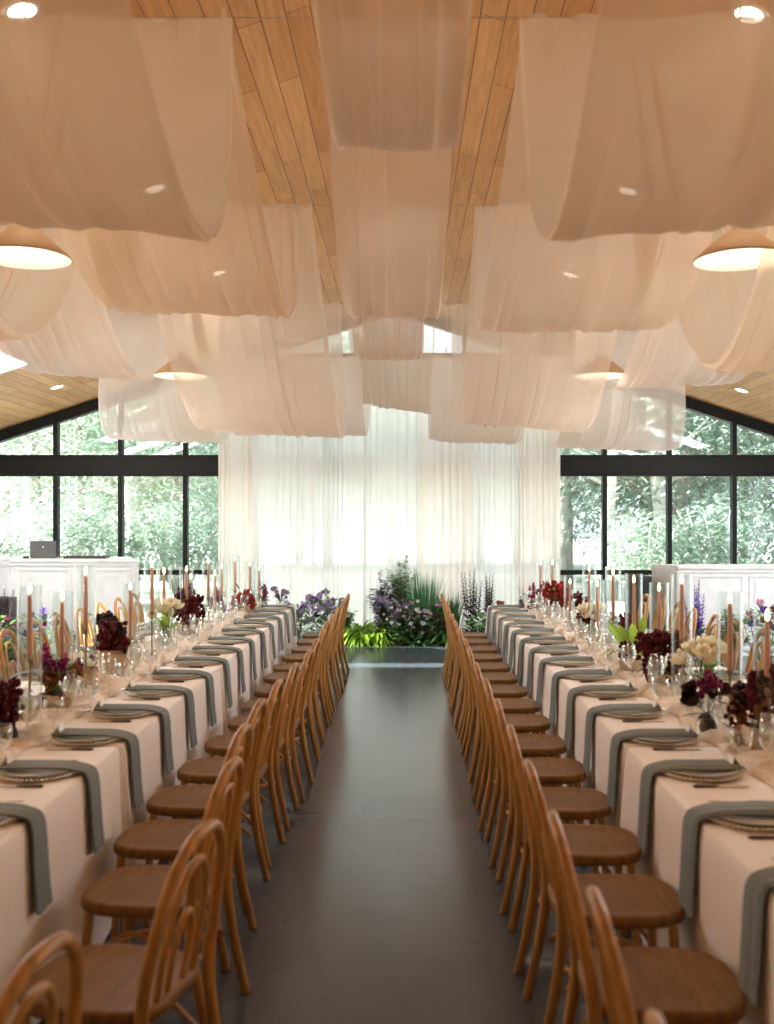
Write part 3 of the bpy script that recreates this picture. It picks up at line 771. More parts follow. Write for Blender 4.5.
left_c = [(4.93,-1.84,1.43,1.45),(5.40,-1.84,1.355,1.385),(5.80,-1.84,1.475,1.51),(6.75,-1.84,1.32,1.34),(7.33,-1.84,1.443,1.475),(7.70,-1.84,1.375,1.395),(8.45,-1.83,1.355,1.375),(8.72,-1.85,1.275,1.30),(9.45,-1.84,1.38,1.41),(9.78,-1.84,1.25,1.28),(10.2,-1.85,1.295,1.32),(10.95,-1.84,1.34,1.375),(11.3,-1.73,1.27,1.30),(11.55,-1.66,1.21,1.25)]
right_c = [(4.31,1.57,1.36,1.38),(4.80,1.57,1.396,1.425),(5.63,1.57,1.437,1.465),(6.13,1.57,1.357,1.385),(6.80,1.57,1.365,1.405),(7.47,1.57,1.384,1.42),(8.08,1.57,1.256,1.285),(8.42,1.57,1.36,1.405),(9.40,1.57,1.19,1.235),(10.5,1.57,1.318,1.345),(11.40,1.57,1.276,1.305)]
for i, (y,x,a,b) in enumerate(left_c): candle_set(x,y,a,b,i+1,'left')
for i, (y,x,a,b) in enumerate(right_c): candle_set(x,y,a,b,i+1,'right')

# ------------------------------------------------------------------ flowers
def rdir(r, up=.3):
    a = r.uniform(0,2*PI); z = r.uniform(up,1)
    q = math.sqrt(max(0,1-z*z)); return V((q*cos(a), q*sin(a), z))
def cup_bloom(m, c, rad, r, tilt, layers=2, mi=0):
    """cupped petals around c opening along tilt"""
    ax = V(tilt).normalized(); u = ax.orthogonal().normalized(); v = ax.cross(u)
    for L in range(layers):
        k = 5+L; rr = rad*(1-.3*L)
        for i in range(k):
            a = 2*PI*i/k+L*.5+r.uniform(-.1,.1); rad_d = u*cos(a)+v*sin(a); tan = ax.cross(rad_d)
            def fn(s,t,rad_d=rad_d,tan=tan,rr=rr):
                h = s; w = sin(PI*(.15+.75*h))*rr*.62
                out = rr*(.25+.75*sin(h*PI*.62)); upv = rr*(1.35*h-.35)
                q = (t*2-1)
                return V(c)+rad_d*(out*(1-.25*q*q))+tan*(q*w)+ax*upv
            m.grid(fn,3,3,mi)
def ball_cluster(m, c, rad, r, n, b=.016, sq=(1,1,1), mi=0):
    for _ in range(n):
        d = V((r.gauss(0,1),r.gauss(0,1),r.gauss(0,1))).normalized()*rad*r.uniform(.55,1)
        p = V(c)+V((d.x*sq[0],d.y*sq[1],d.z*sq[2]))
        m.ball(p, b*r.uniform(.6,1.3), 5, 3, mi)
def vase(root, kind, h):
    m = MB()
    if kind=='bowl': m.lathe([(0,0),(.05,0),(.085,h*.35),(.095,h*.8),(.09,h),(.083,h),(.085,h*.8),(.07,h*.35),(0,.01)], n=24); mt='clay'
    elif kind=='bud': m.lathe([(0,0),(.032,0),(.042,h*.35),(.028,h*.75),(.02,h*.9),(.024,h),(.019,h),(.016,h*.9),(0,h*.5)], n=20); mt='darkvase'
    elif kind=='glass': m.lathe([(0,.004),(.040,.004),(.045,h),(.042,h),(.037,.01),(0,.01)], n=22); mt='glass'
    elif kind=='box':
        m.box(-.07,.07,-.05,.05,0,h); mt='wood_box'
    o = m.build('vase', M[mt], root, smooth=kind!='box')
    return o
def arrangement(x, y, specs, vk, vh, label, seed, cat='flower arrangement', z0=ZT):
    """specs: (kind, material, count, spread, z low, z high, size)"""
    r = random.Random(seed); root = empty('flower_arrangement', (x,y,z0+.006)); tag(root, label, cat, 'table flowers')
    vase(root, vk, vh); z0 = root.location.z
    st = MB()
    for kind, mt, n, sp, zl, zh, sz in specs:
        if kind == 'leaf':
            m = MB()
            for i in range(n):
                d = rdir(r,.1); b = V((0,0,vh*.9))+V((r.uniform(-.02,.02),r.uniform(-.02,.02),0))
                tip = V((r.uniform(-sp,sp), r.uniform(-sp,sp), r.uniform(zl,zh)-z0)); d = tip-b
                bb = b+d*r.uniform(.2,.7)
                m.leaf(bb, d+V((r.uniform(-.1,.1),r.uniform(-.1,.1),0)), sz*r.uniform(.7,1.3), sz*.32, r.uniform(.2,1.0))
            m.build('leaf_foliage', M[mt], root); continue
        for i in range(n):
            a = 2*PI*(i+r.uniform(-.3,.3))/max(n,1); q = sp*(r.uniform(.25,1) if n>1 else 0)
            c = V((q*cos(a), q*sin(a), r.uniform(zl,zh)-z0))
            b = V((r.uniform(-.015,.015),r.uniform(-.015,.015),vh*.6))
            mid = (b+c)/2+V((0,0,.02)); st.tube([b,mid,c], .0028, 5)
            m = MB()
            if kind=='cup': cup_bloom(m, c, sz*r.uniform(.85,1.15), r, V((c.x*1.5,c.y*1.5,.18)), 2); nm='cupped_flower'
            elif kind=='ball': ball_cluster(m, c, sz, r, 34, sz*.30); nm='clustered_flower'
            elif kind=='plume':
                m = MB()
                for j in range(9): ball_cluster(m, c+V((r.uniform(-.3,.3)*sz*(j/9),r.uniform(-.3,.3)*sz*(j/9),-j*sz*.20)), sz*(.30+.04*j), r, 10, sz*.16)
                nm='plume_flower'
            elif kind=='spike':
                for j in range(14):
                    a2=j*2.4; p=c+V((.016*cos(a2),.016*sin(a2),-j*sz*.09)); m.leaf(p,(cos(a2),sin(a2),.5),sz*.32*(.5+j*.05),sz*.24*(.5+j*.05),.5)
                nm='spike_flower'
            elif kind=='orchid':
                for j in range(5):
                    p=c+V((r.uniform(-.5,.5)*sz,r.uniform(-.5,.5)*sz,-j*sz*.55))
                    for e in range(5):
                        a2=2*PI*e/5+r.random(); m.leaf(p,(cos(a2),sin(a2)*.6-.3,sin(a2)),sz*.65,sz*.5,.1)
                nm='orchid_flower'
            m.build(nm, M[mt], root)
    st.build('flower_stems', M['g_mid'], root)
T = ' on the left tables'
AR = arrangement
AR(-1.86,4.60,[('plume','burg',4,.10,.92,1.06,.085),('plume','choc',2,.08,.86,.98,.07),('leaf','choc',10,.16,.80,1.0,.10),('cup','cream',2,.10,.83,.90,.025)],'bud',.12,'dark red plumed flowers cut by the left edge of the photo',1)
AR(-1.84,5.30,[('ball','mag',5,.12,.98,1.13,.030),('ball','rust',4,.11,.85,.98,.045),('leaf','g_mid',16,.15,.85,1.08,.10),('leaf','p_dark',10,.14,.85,1.0,.09),('orchid','mag',2,.08,1.05,1.14,.05)],'bowl',.09,'magenta and mossy brown flowers round the nearest left candle',2)
AR(-1.95,6.10,[('cup','cream',3,.07,.86,.95,.035),('plume','burg',2,.07,.86,.93,.05),('leaf','rust',8,.10,.80,.93,.09)],'box',.10,'cream and burgundy flowers in a small wooden box on the left tables',3)
AR(-1.86,6.42,[('ball','burg',8,.10,.98,1.09,.060),('ball','choc',3,.07,1.06,1.15,.055),('leaf','choc',8,.14,.92,1.1,.08)],'bowl',.18,'burgundy dome of flowers in a sand coloured bowl'+T,4)
AR(-1.80,7.60,[('cup','cream',8,.10,1.02,1.14,.042),('leaf','g_lime',14,.10,.90,1.06,.13)],'glass',.16,'cream tulips with green leaves'+T,5)
AR(-1.83,8.52,[('plume','burg',8,.11,1.02,1.20,.10),('leaf','burg',10,.13,.90,1.1,.10)],'bowl',.12,'tall deep red amaranth plumes'+T,6)
AR(-1.84,9.92,[('orchid','mag',3,.08,1.0,1.10,.06),('ball','lav',5,.12,.88,.98,.04),('leaf','g_mid',10,.12,.85,1.0,.10)],'glass',.12,'magenta orchids over lavender blooms'+T,7)
AR(-1.72,10.78,[('plume','red',6,.10,.93,1.06,.085),('leaf','choc',9,.13,1.0,1.12,.09)],'bowl',.11,'bright red and black flowers near the far end'+T,8)
AR(-1.58,11.35,[('spike','mag',2,.05,1.08,1.16,.11),('orchid','mag',3,.06,.95,1.05,.05),('leaf','g_mid',6,.1,.85,1.0,.08)],'glass',.12,'magenta spiky sprig at the far end'+T,9)
AR(-1.42,11.58,[('ball','lav',7,.13,.86,.98,.030),('ball','violet',3,.12,.84,.94,.02),('leaf','g_mid',6,.1,.82,.92,.07)],'glass',.08,'small lavender blossoms last at the far end'+T,10)
AR(1.58,4.38,[('plume','burg',5,.13,1.0,1.17,.085),('ball','choc',4,.15,.95,1.10,.055),('plume','rust',3,.12,.90,1.0,.07),('leaf','rust',12,.18,.84,1.06,.12),('leaf','g_lime',2,.12,.88,.92,.06)],'bowl',.11,'big dark burgundy mass of flowers at the right edge of the photo',11)
AR(1.44,4.72,[('ball','mag',1,.02,.98,1.0,.06),('cup','choc',5,.10,.86,.97,.045),('leaf','choc',9,.12,.80,.92,.10)],'bud',.10,'low chocolate dark blooms and one mauve head before the right edge',12)
AR(1.59,5.30,[('cup','cream',11,.12,1.02,1.12,.046),('leaf','g_mid',14,.10,.88,1.05,.12)],'glass',.15,'cream tulips in a clear vase on the right tables',13)
AR(1.55,5.95,[('ball','burg',7,.12,.95,1.08,.055),('plume','burg',4,.12,.92,1.05,.08),('leaf','p_dark',12,.16,.85,1.06,.10)],'bowl',.10,'dark burgundy clusters beside the cream tulips on the right tables',14)
AR(1.52,6.62,[('leaf','g_lime',20,.20,.90,1.12,.20),('ball','burg',5,.11,.85,.97,.050)],'bowl',.09,'long lime green lily leaves over dark red blooms, right tables',15)
AR(1.65,7.25,[('ball','burg',6,.09,.95,1.07,.050),('leaf','choc',8,.12,.88,1.02,.08)],'bud',.14,'dark red round blooms behind the green lily leaves, right tables',16)
AR(1.54,8.25,[('cup','cream',6,.11,.96,1.05,.045),('ball','burg',4,.10,.90,1.02,.045),('leaf','g_mid',8,.12,.85,.98,.09)],'bowl',.10,'cream and burgundy blooms mixed midway along the right tables',17)
AR(1.66,9.28,[('ball','burg',4,.07,.98,1.08,.045),('leaf','choc',6,.09,.9,1.02,.08)],'bud',.13,'small dark red bunch right of the red spray, right tables',18)
AR(1.57,10.15,[('plume','red',8,.12,.98,1.15,.085),('leaf','g_mid',8,.13,1.05,1.2,.10),('ball','rust',3,.1,.9,1.0,.04)],'bowl',.12,'bright red spray with green tips on the right tables',19)
AR(1.48,11.0,[('orchid','mag',5,.09,.95,1.10,.060),('plume','burg',2,.06,.85,.95,.07)],'glass',.12,'magenta orchid stems near the far end, right tables',20)
AR(1.34,11.35,[('spike','lav',2,.04,1.0,1.04,.08),('leaf','g_mid',4,.05,.85,.95,.06)],'bud',.10,'single lavender sprig in a bud vase, right tables',21)
AR(1.14,11.62,[('ball','rust',4,.05,.80,.84,.025),('leaf','g_mid',4,.06,.78,.83,.04)],'bud',.04,'tiny brown bloom on the far corner of the right tables',22)

# ------------------------------------------------------------------ meadow of floor plants before the curtain
def plant(x, y, kind, label, seed, h=.5, w=.3, cat='plant', name=None, group='floor plants before the curtain', mats=None):
    r = random.Random(seed); root = empty(name or 'potted_plant', (x,y,0)); tag(root, label, cat, group)
    mt = mats or {}
    def L(k, d): return M[mt.get(k, d)]
    m = MB(); st = MB(); fl = MB()
    if kind=='fern':
        for i in range(170):
            a=r.uniform(0,2*PI); q=r.uniform(.0,.1); e=r.uniform(.25,1.5)
            m.leaf((q*cos(a),q*sin(a),r.uniform(0,h*.35)),(cos(a),sin(a),e), h*r.uniform(.6,1.25), .036, r.uniform(.9,2.2), seg=5)
        m.build('fern_foliage', L('leaf','g_lime'), root)
    elif kind=='grass':
        for i in range(240):
            a=r.uniform(0,2*PI); q=r.uniform(0,w*.35)
            m.leaf((q*cos(a),q*sin(a),0),(cos(a)*r.uniform(.02,.35),sin(a)*.3,1.2), h*r.uniform(.6,1.08), .017, r.uniform(0,.5), seg=4)
        m.build('grass_foliage', L('leaf','g_grass'), root)
    elif kind=='shrub':
        for i in range(26):
            a=r.uniform(0,2*PI); q=w*r.uniform(.1,1); hh=h*r.uniform(.5,1)*(1-.25*q/w)
            tip=V((q*cos(a),q*sin(a)*.6,hh)); st.tube([(0,0,0),(tip.x*.35,tip.y*.35,hh*.5),tip],[.006,.004,.002],5)
            for j in range(46):
                t=.15+.85*j/46; p=V((tip.x*t*t,tip.y*t*t,hh*t)); b=r.uniform(0,2*PI)
                m.leaf(p,(cos(b),sin(b),r.uniform(-.1,.8)), r.uniform(.065,.12), .046, .4, seg=2)
        st.build('stems', M['bark'], root); m.build('shrub_foliage', L('leaf','g_mid'), root)
    elif kind=='spires':
        for i in range(7):
            a=r.uniform(0,2*PI); q=w*r.uniform(.1,.8); hh=h*r.uniform(.7,1)
            tip=V((q*cos(a),q*sin(a)*.6,hh)); st.tube([(0,0,0),(tip.x*.6,tip.y*.6,hh*.5),tip],[.006,.004,.002],5)
            f_=MB()
            for j in range(46):
                t=j/46; p=V((tip.x*(.6+.4*t),tip.y*(.6+.4*t),hh*(.45+.55*t))); b=j*2.4; s_=.095*(1-.65*t)
                f_.leaf(p,(cos(b),sin(b),.5), s_, s_*.6, .3, seg=2)
            f_.build('flower_spire', L('flower','violet'), root)
        for i in range(60):
            a=r.uniform(0,2*PI); m.leaf((r.uniform(-.08,.08),r.uniform(-.05,.05),r.uniform(0,h*.35)),(cos(a),sin(a)*.7,r.uniform(.3,1.5)), r.uniform(.10,.2), .055, .8, seg=3)
        st.build('stems', M['g_dark'], root); m.build('plant_foliage', L('leaf','g_dark'), root)
    elif kind=='blooms':
        nb = mt.get('n', 14); sz = mt.get('sz', .032)
        for i in range(nb):
            a=2*PI*i*.618; q=w*math.sqrt((i+.5)/nb); hh=h*(r.uniform(.55,1))*(1-.3*(q/w)**2)
            tip=V((q*cos(a),q*sin(a)*.7-.03,hh)); st.tube([(tip.x*.2,tip.y*.2,0),(tip.x*.7,tip.y*.7,hh*.55),tip],.0028,5)
            f_=MB()
            if mt.get('style')=='puff': ball_cluster(f_, tip, sz, r, 26, sz*.32)
            else:
                cup_bloom(f_, tip, sz*r.uniform(.7,1.15), r, (0,-.5,1), 2)
            f_.build('flower_head', M[r.choice(mt['flowers'])], root)
        for i in range(300):
            a=r.uniform(0,2*PI); q=w*r.uniform(0,1); m.leaf((q*cos(a),q*sin(a)*.7,r.uniform(0,h*.8)),(cos(a),sin(a),r.uniform(.2,1.3)), r.uniform(.07,.14), .034, .7, seg=3)
        st.build('stems', M['g_dark'], root); m.build('plant_foliage', L('leaf','g_dark'), root)
    elif kind=='bigleaf':
        for i in range(9):
            a=2*PI*i/9+r.uniform(-.3,.3); b=V((.04*cos(a),.03*sin(a),h*r.uniform(.4,.75)))
            st.tube([(0,0,0),b],.005,5); m.leaf(b,(cos(a),sin(a)-.4,.6), r.uniform(.16,.24), .14, .9, seg=4)
        st.build('stems', M['g_dark'], root); m.build('plant_foliage', L('leaf','g_mid'), root)
    return root
PY = 14.42
plant(-.60,PY-.1,'fern','lime green fern clump at the left end of the aisle flowers',1,.52,.3,name='fern')
plant(-.34,PY-.16,'fern','second lime fern arching beside the pale left chair row',2,.40,.3,name='fern')
plant(-.30,PY+.2,'shrub','dark plum leaved shrub with lilac puffs beside the tall green',3,1.15,.30,name='plum_shrub',cat='shrub',mats={'leaf':'p_dark'})
plant(-.02,PY+.25,'shrub','tallest green shrub in the middle before the curtain',4,1.42,.27,name='green_shrub',cat='shrub')
plant(.30,PY+.15,'grass','upright blue green grass clump right of the tall shrub',5,1.05,.40,name='ornamental_grass')
plant(.64,PY+.10,'grass','thin dark spiky grass beside the right chair row',6,.72,.45,name='ornamental_grass',mats={'leaf':'g_dark'})
plant(.06,PY-.22,'blooms','white and pink blossoms heaped low in the middle',7,.66,.34,name='flowering_plant',mats={'flowers':['whitep','whitep','whitep','pinkp','lav'],'n':40,'sz':.032})
plant(.40,PY-.22,'blooms','low dark bed dotted with white and magenta blooms',8,.62,.32,name='flowering_plant',mats={'flowers':['whitep','pinkp','mag','mag','whitep'],'n':26,'sz':.030})
plant(-.16,PY-.02,'blooms','lilac puffball flowers above the white blossoms',9,.74,.26,name='flowering_plant',mats={'flowers':['lav'],'n':14,'sz':.062,'style':'puff'})
plant(.66,PY-.18,'fern','darker green fern at the foot of the right chairs',10,.38,.3,name='fern',mats={'leaf':'g_mid'})
plant(.20,PY-.30,'blooms','mauve blossoms lowest at the front edge of the flowers',11,.30,.26,name='flowering_plant',mats={'flowers':['pinkp','lav','mag'],'n':14,'sz':.030})
plant(1.00,PY+.05,'spires','dark purple spired plant behind the right chair row, left one',12,1.12,.28,name='spired_plant',mats={'flower':'p_dark','leaf':'p_dark'})
plant(1.22,PY+.0,'spires','dark purple spired plant behind the right chair row, right one',13,1.05,.20,name='spired_plant',mats={'flower':'p_dark','leaf':'p_dark'})
plant(1.10,PY-.28,'bigleaf','broad green leaf plant under the purple spires',14,.62,.2,name='broadleaf_plant')
plant(1.30,PY-.25,'fern','loose green clump at the right tables\' far end',15,.42,.3,name='fern',mats={'leaf':'g_mid'})
plant(-1.12,PY-.2,'blooms','lavender puffs behind the left tables\' far end',16,.80,.30,name='flowering_plant',mats={'flowers':['lav'],'n':18,'sz':.06,'style':'puff','leaf':'g_mid'})
plant(-1.50,PY-.15,'blooms','lilac flowers half hidden behind the left tables\' end',17,.66,.28,name='flowering_plant',mats={'flowers':['lav','violet'],'n':14,'sz':.045,'style':'puff','leaf':'g_mid'})
plant(-.86,PY-.1,'shrub','small grey green shrub between lavender puffs and lime fern',18,.62,.22,name='green_shrub',cat='shrub')
# before the bars
for i, (x,y,k,h,lb,mt) in enumerate([
 (-4.85,11.9,'blooms',.74,'pink blooms in front of the left bar at the photo edge',{'flowers':['pinkp','mag','lav'],'n':16,'sz':.05,'leaf':'g_mid'}),
 (-4.35,12.0,'blooms',.78,'purple blooms in front of the left bar, second from the edge',{'flowers':['violet','mag'],'n':12,'sz':.045,'leaf':'g_mid'}),
 (-3.85,12.1,'shrub',.70,'dark green shrub in front of the left bar\'s right half',{'leaf':'g_dark'}),
 (-5.0,12.35,'spires',.95,'dark spired plant by the small black speaker, left',{'flower':'p_dark'}),
 (3.52,12.0,'spires',1.06,'purple delphinium spires in front of the right bar',{'flower':'violet','leaf':'g_mid'}),
 (3.85,11.9,'shrub',.78,'green shrub before the right bar beside the delphinium',{'leaf':'g_mid'}),
 (4.25,11.8,'blooms',.92,'magenta and violet blooms before the right bar at the edge',{'flowers':['mag','violet','pinkp'],'n':16,'sz':.05,'leaf':'g_mid'}),
 (3.15,12.1,'shrub',.62,'dark shrub before the right bar\'s left corner',{'leaf':'g_dark'}),
 (4.65,12.0,'shrub',.80,'dark green shrub at the far right before the bar',{'leaf':'g_dark'})]):
    plant(x,y,k,lb,60+i,h,.28,name={'blooms':'flowering_plant','shrub':'green_shrub','spires':'spired_plant'}[k],group='floor plants before the bars',mats=mt)

# ------------------------------------------------------------------ bars, speakers, laptop
def facet(m, p0, p1, z0, z1, d0, d1):
    """a board along p0->p1, proud of the face by d0..d1 (towards the room)"""
    a=V((p0[0],p0[1],0)); b=V((p1[0],p1[1],0)); t=(b-a).normalized(); n=V((t.y,-t.x,0))
    q=[a+n*d0,b+n*d0,b+n*d1,a+n*d1]
    m.add([(p.x,p.y,z0) for p in q]+[(p.x,p.y,z1) for p in q],[(0,1,2,3),(7,6,5,4),(0,4,5,1),(1,5,6,2),(2,6,7,3),(3,7,4,0)])
def bar(label, path, H, panels):
    root=empty('bar_counter'); tag(root,label,'bar counter')
    m=MB()
    for a,b in zip(path,path[1:]): facet(m,a,b,0,H-.03,-.5 if False else -.05,0)
    m.build('bar_body',M['white'],root,smooth=False)
    m=MB(); back=[(p[0],p[1]+.55) for p in path[::-1]]
    cc=[(p[0],p[1]-(.035 if 0<i<len(path)-1 else 0)) for i,p in enumerate(path)]
    m.prism(cc,H-.03,H+.012); bevel(m.build('countertop',M['white'],root,smooth=False),.004)
    m=MB()
    for a,b in zip(path,path[1:]): facet(m,a,b,H-.075,H-.03,0,.02)
    m.build('cornice_moulding',M['white'],root,smooth=False)
    m=MB()
    for a,b in zip(path,path[1:]): facet(m,a,b,0,.11,0,.018)
    m.build('plinth',M['white'],root,smooth=False)
    for seg,u0,u1,z0,z1 in panels:
        a,b=V(path[seg]),V(path[seg+1]); f=lambda u:tuple(a+(b-a)*u)
        m=MB(); L=(b-a).length; e=.025/L
        facet(m,f(u0),f(u1),z1-.025,z1,0,.014); facet(m,f(u0),f(u1),z0,z0+.025,0,.014)
        facet(m,f(u0),f(u0+e),z0+.025,z1-.025,0,.014); facet(m,f(u1-e),f(u1),z0+.025,z1-.025,0,.014)
        facet(m,f(u0+3*e),f(u1-3*e),z0+.08,z1-.08,0,.008)
        m.build('raised_panel',M['white'],root,smooth=False)
    return root
bar('white panelled bar counter at left carrying the laptop',[(-5.9,13.85),(-5.16,13.2),(-3.50,13.2),(-3.78,13.85)],1.24,[(0,.1,.9,.2,1.1),(1,.05,.46,.2,1.12),(1,.54,.95,.2,1.12)])
bar('white panelled bar counter at right',[(3.36,13.5),(3.56,13.0),(5.00,13.0),(5.6,13.5)],1.16,[(1,.04,.60,.2,1.05),(1,.65,.97,.2,1.05),(2,.1,.9,.2,1.05)])
r=empty('laptop',(-4.82,13.42,1.252)); tag(r,'dark grey laptop standing open on the left bar','laptop')
m=MB(); m.box(-.175,.175,-.02,.22,0,.015); bevel(m.build('keyboard_base',M['screen'],r,smooth=False),.004)
m=MB(); m.box(-.175,.175,-.03,-.022,.012,.235); o=bevel(m.build('lid',M['screen'],r,smooth=False),.003)
m=MB(); m.lathe([(0,0),(.010,0),(.010,.002),(0,.002)],n=14); o2=m.build('lid_emblem',M['white'],o); o2.location=(0,-.0305,.155); o2.rotation_euler=(PI/2,0,0)
r=empty('mixing_console',(-4.25,13.42,1.252)); tag(r,'flat black mixing deck beside the laptop','mixing deck')
m=MB(); m.box(-.28,.28,-.1,.16,0,.035); dk=bevel(m.build('deck_body',M['plastic'],r,smooth=False))
for i in range(6):
    m=MB(); m.lathe([(.012,0),(.010,.014),(0,.014)],(-.22+i*.088,-.02,.035),12); m.build('knob',M['steel'],dk)
r=empty('microphone_puck',(-5.05,13.4,1.252)); tag(r,'tiny black puck on the left bar at left of the laptop','device')
m=MB(); m.lathe([(0,0),(.04,0),(.045,.01),(.035,.028),(0,.03)],n=20); m.build('puck_body',M['plastic'],r)
def speaker(x,y,w,h,label):
    r=empty('speaker_cabinet',(x,y,0)); tag(r,label,'speaker')
    m=MB(); m.box(-w/2,w/2,-.14,.16,0,h); cb_=bevel(m.build('cabinet',M['plastic'],r,smooth=False),.01)
    m=MB(); m.box(-w/2+.02,w/2-.02,-.15,-.138,.04,h-.04); bevel(m.build('grille',M['grille'],r,smooth=False),.004)
    m=MB(); m.box(-.05,.05,-.02,.02,h-.006,h+.012); m.build('handle',M['plastic'],cb_,smooth=False)
speaker(3.13,13.3,.30,1.03,'black speaker standing by the right bar\'s left corner')
speaker(-5.08,12.75,.22,.78,'small black speaker in front of the left bar at the edge')

# ------------------------------------------------------------------ outdoors
m=MB(); m.box(-45,45,YB+.2,80,-.3,-.05); tag(m.build('ground_outside',M['bounce_ground'],smooth=False),kind='structure')
def tree_mesh(seed, h, w, nl, lm, bm_, ls, low=.12, lean=0):
    r=random.Random(seed)
    t=MB(); top=V((lean*h,r.uniform(-.3,.3),h))
    tr=[V((lean*h*q*q+r.uniform(-.06,.06)*h*.1,r.uniform(-.05,.05),h*q)) for q in (0,.2,.4,.6,.8,1)]
    t.tube(tr,[h*.020,h*.017,h*.014,h*.010,h*.006,h*.002],9)
    tips=[]
    for i in range(20):
        q=r.uniform(.18,.95); k=min(4,int(q*5)); p=tr[k].lerp(tr[k+1],q*5-k); a=r.uniform(0,2*PI)
        L=w*(1.05-.6*q)*r.uniform(.6,1.1); e=p+V((cos(a)*L,sin(a)*L,L*r.uniform(.15,.8)))
        md=(p+e)/2+V((0,0,-.05*L)); t.tube([p,md,e],[h*.0065*(1.2-q),h*.004*(1.2-q),h*.001],5); tips+= [e, md, (e+md)/2]
    lf=MB()
    for i in range(nl):
        if r.random()<.75:
            c=r.choice(tips); s_=w*.30; p=c+V((r.gauss(0,s_),r.gauss(0,s_),r.gauss(0,s_*.8)))
        else:
            a=r.uniform(0,2*PI); q=math.sqrt(r.random())*w; p=V((q*cos(a),q*sin(a),h*r.uniform(low,1)))
        p.z=max(.1,p.z)
        b=r.uniform(0,2*PI); lf.leaf(p,(cos(b),sin(b),r.uniform(-.6,.6)),ls*r.uniform(.7,1.4),ls*.55,.5,seg=1 if False else 2)
    return t,lf
variants=[]
for i,(h,w,nl,lm,bk,ls,lean) in enumerate([(8.5,2.6,8000,'tl1','bark',.15,0),(10.5,2.9,8000,'tl2','bark',.16,.06),(7.5,2.8,8000,'tl3','bark',.14,-.05),(9.5,2.2,2200,'tl1','birch',.19,.12)]):
    variants.append((tree_mesh(200+i,h,w,nl,lm,bk,ls,.12,lean),lm,bk))
made={}
kinds=['light green','blue green','yellowish','pale-trunked']
def tree(v,x,y,sc,rz,label):
    if v not in made:
        (t,lf),lm,bk=variants[v]
        r=empty('garden_tree'); t.build('trunk',M[bk],r); lf.build('crown_foliage',M[lm],r); made[v]=r
    else: r=copy_tree(made[v])
    r.location=(x,y,-.06); r.scale=(sc,)*3; r.rotation_euler=(0,0,rz); tag(r,label,'tree','trees beyond the gable windows')
R2=random.Random(12)
left_lbl=lambda x: 'outside the left windows' if x<-4 else ('outside the right windows' if x>3 else 'behind the sheer curtain')
cnt={}
specs=[]
for row,(y0,n,xs) in enumerate(((25.0,13,12.5),(30,16,15),(38,22,19))):
    for i in range(n):
        x=-xs+2*xs*(i+.5)/n+R2.uniform(-.6,.6)
        if row<2 and -.135*y0-1.0 < x < .115*y0+1.0: continue
        specs.append((R2.randrange(3),x,y0+R2.uniform(-1.5,1.5),R2.uniform(.85,1.15),R2.uniform(0,6.28),row))
rown=['front','middle','back']
for v,x,y,sc,rz,row in specs:
    lb='%s leafy tree %s, %s row, ' % (kinds[v], left_lbl(x), rown[row])
    cnt[lb]=cnt.get(lb,0)+1
    lb+= ['leftmost','second from left','third from left','fourth from left','fifth from left','sixth from left','seventh from left','eighth from left','ninth from left','tenth from left'][cnt[lb]-1]+' of them'
    tree(v,x,y,sc,rz,lb)
tree(3,4.6,22.5,1.0,.4,'pale-trunked tree with forked branches outside the right windows, left of the pair')
tree(3,6.2,24.0,1.05,2.6,'pale-trunked tree outside the right windows, right of the pair')
tree(3,-6.2,23.0,1.0,3.6,'pale leaning tree trunk outside the left windows')
bush=None
bl=['outside the left windows, leftmost','outside the left windows, second','outside the left windows, third','outside the left windows, nearest the curtain','behind the curtain, leftmost','behind the curtain, second','behind the curtain, third','behind the curtain, rightmost','outside the right windows, nearest the curtain','outside the right windows, second','outside the right windows, third','outside the right windows, rightmost']
for i in range(12):
    x=-11+22*i/11+R2.uniform(-.4,.4)
    if 4<=i<=7: continue
    if bush is None:
        bush=empty('garden_bush'); rr=random.Random(77); b=MB(); st=MB()
        for j in range(14):
            a=rr.uniform(0,2*PI); st.tube([(0,0,0),(cos(a)*.5,sin(a)*.5,1.0),(cos(a)*.9,sin(a)*.9,1.9)],[.03,.02,.008],5)
        for j in range(2600):
            d=rdir(rr,-.2); q=1.5*rr.random()**.4; p=V((d.x*q,d.y*q*.8,max(.08,.9+d.z*q*.9))); a=rr.uniform(0,6.28)
            b.leaf(p,(cos(a),sin(a),rr.uniform(-.5,.7)),.15*rr.uniform(.7,1.4),.08,.5,seg=2)
        st.build('stems',M['bark'],bush); b.build('bush_foliage',M['tl1'],bush); o=bush
    else: o=copy_tree(bush)
    o.location=(x,20.8+R2.uniform(-.8,.8),-.06); s_=R2.uniform(.75,1.15); o.scale=(s_,s_,s_); o.rotation_euler=(0,0,R2.uniform(0,6.28))
    tag(o,'rounded green bush '+bl[i],'bush','bushes beyond the gable windows')

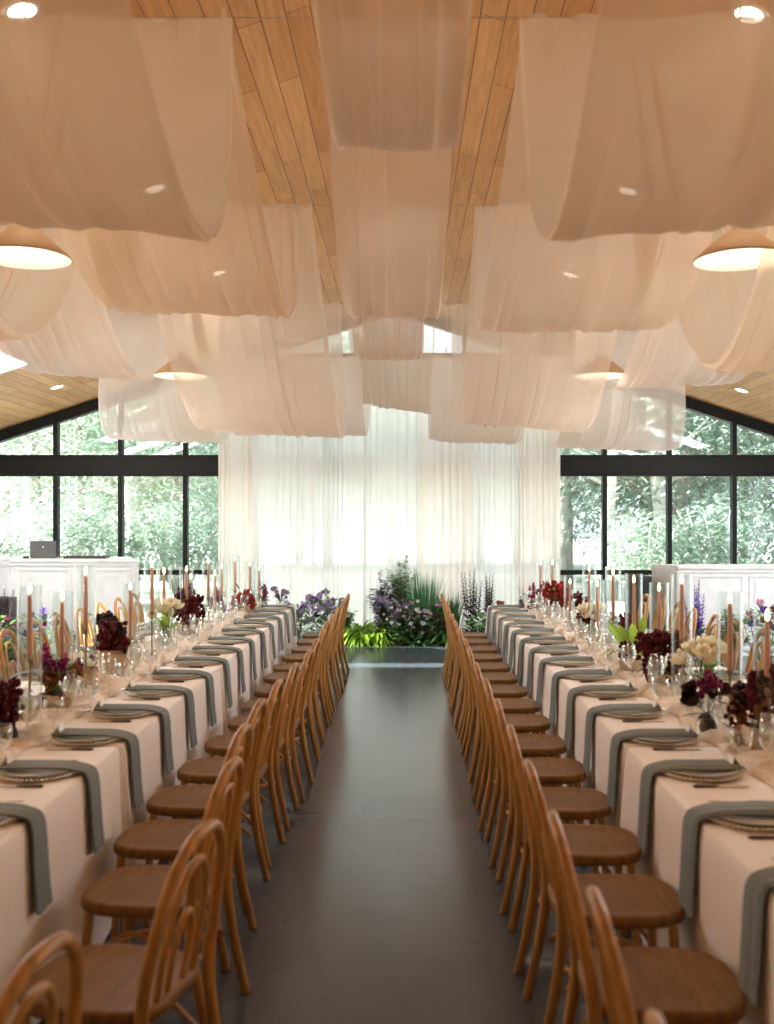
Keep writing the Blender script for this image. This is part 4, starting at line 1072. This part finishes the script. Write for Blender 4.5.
# ------------------------------------------------------------------ light
w=bpy.data.worlds.new('World'); S.world=w; w.use_nodes=True; nt=w.node_tree; nt.nodes.clear()
bg=nt.nodes.new('ShaderNodeBackground'); ow=nt.nodes.new('ShaderNodeOutputWorld')
sk=nt.nodes.new('ShaderNodeTexSky'); sk.sky_type='HOSEK_WILKIE'; sk.turbidity=6; sk.sun_direction=(-.95,0,.32); sk.ground_albedo=.4
mixn=nt.nodes.new('ShaderNodeMix'); mixn.data_type='RGBA'; mixn.inputs[0].default_value=.75; mixn.inputs[7].default_value=(.87,.92,1.0,1)
nt.links.new(sk.outputs[0],mixn.inputs[6]); nt.links.new(mixn.outputs[2],bg.inputs[0]); bg.inputs[1].default_value=2.95
nt.links.new(bg.outputs[0],ow.inputs[0])
L=bpy.data.lights.new('sun','SUN'); L.energy=50; L.angle=.02; L.color=(1,.95,.86)
sun=bpy.data.objects.new('sun',L); C.objects.link(sun); el=math.radians(16.5); az=math.radians(-90)
sun.rotation_euler=V((sin(az)*cos(el),cos(el)*cos(az),sin(el))).to_track_quat('Z','Y').to_euler()

# ------------------------------------------------------------------ camera
cd=bpy.data.cameras.new('camera'); cam=bpy.data.objects.new('camera',cd); C.objects.link(cam)
cam.location=(0,0,1.78); cam.rotation_euler=(PI/2,0,0)
cd.sensor_fit='VERTICAL'; cd.sensor_height=36; cd.lens=36*1000/1024
cd.shift_x=-16/1024; cd.shift_y=7/1024; cd.clip_end=200; cd.clip_start=.05
cd.dof.use_dof=True; cd.dof.focus_distance=11.0; cd.dof.aperture_fstop=2.2
S.camera=cam
S.view_settings.view_transform='Standard'; S.view_settings.look='None'; S.view_settings.exposure=.45; S.view_settings.gamma=1
S.view_settings.use_curve_mapping=False
S.cycles.max_bounces=10; S.cycles.diffuse_bounces=4; S.cycles.glossy_bounces=4; S.cycles.transmission_bounces=6; S.cycles.transparent_max_bounces=28
S.cycles.sample_clamp_indirect=6; S.cycles.caustics_reflective=False; S.cycles.caustics_refractive=False
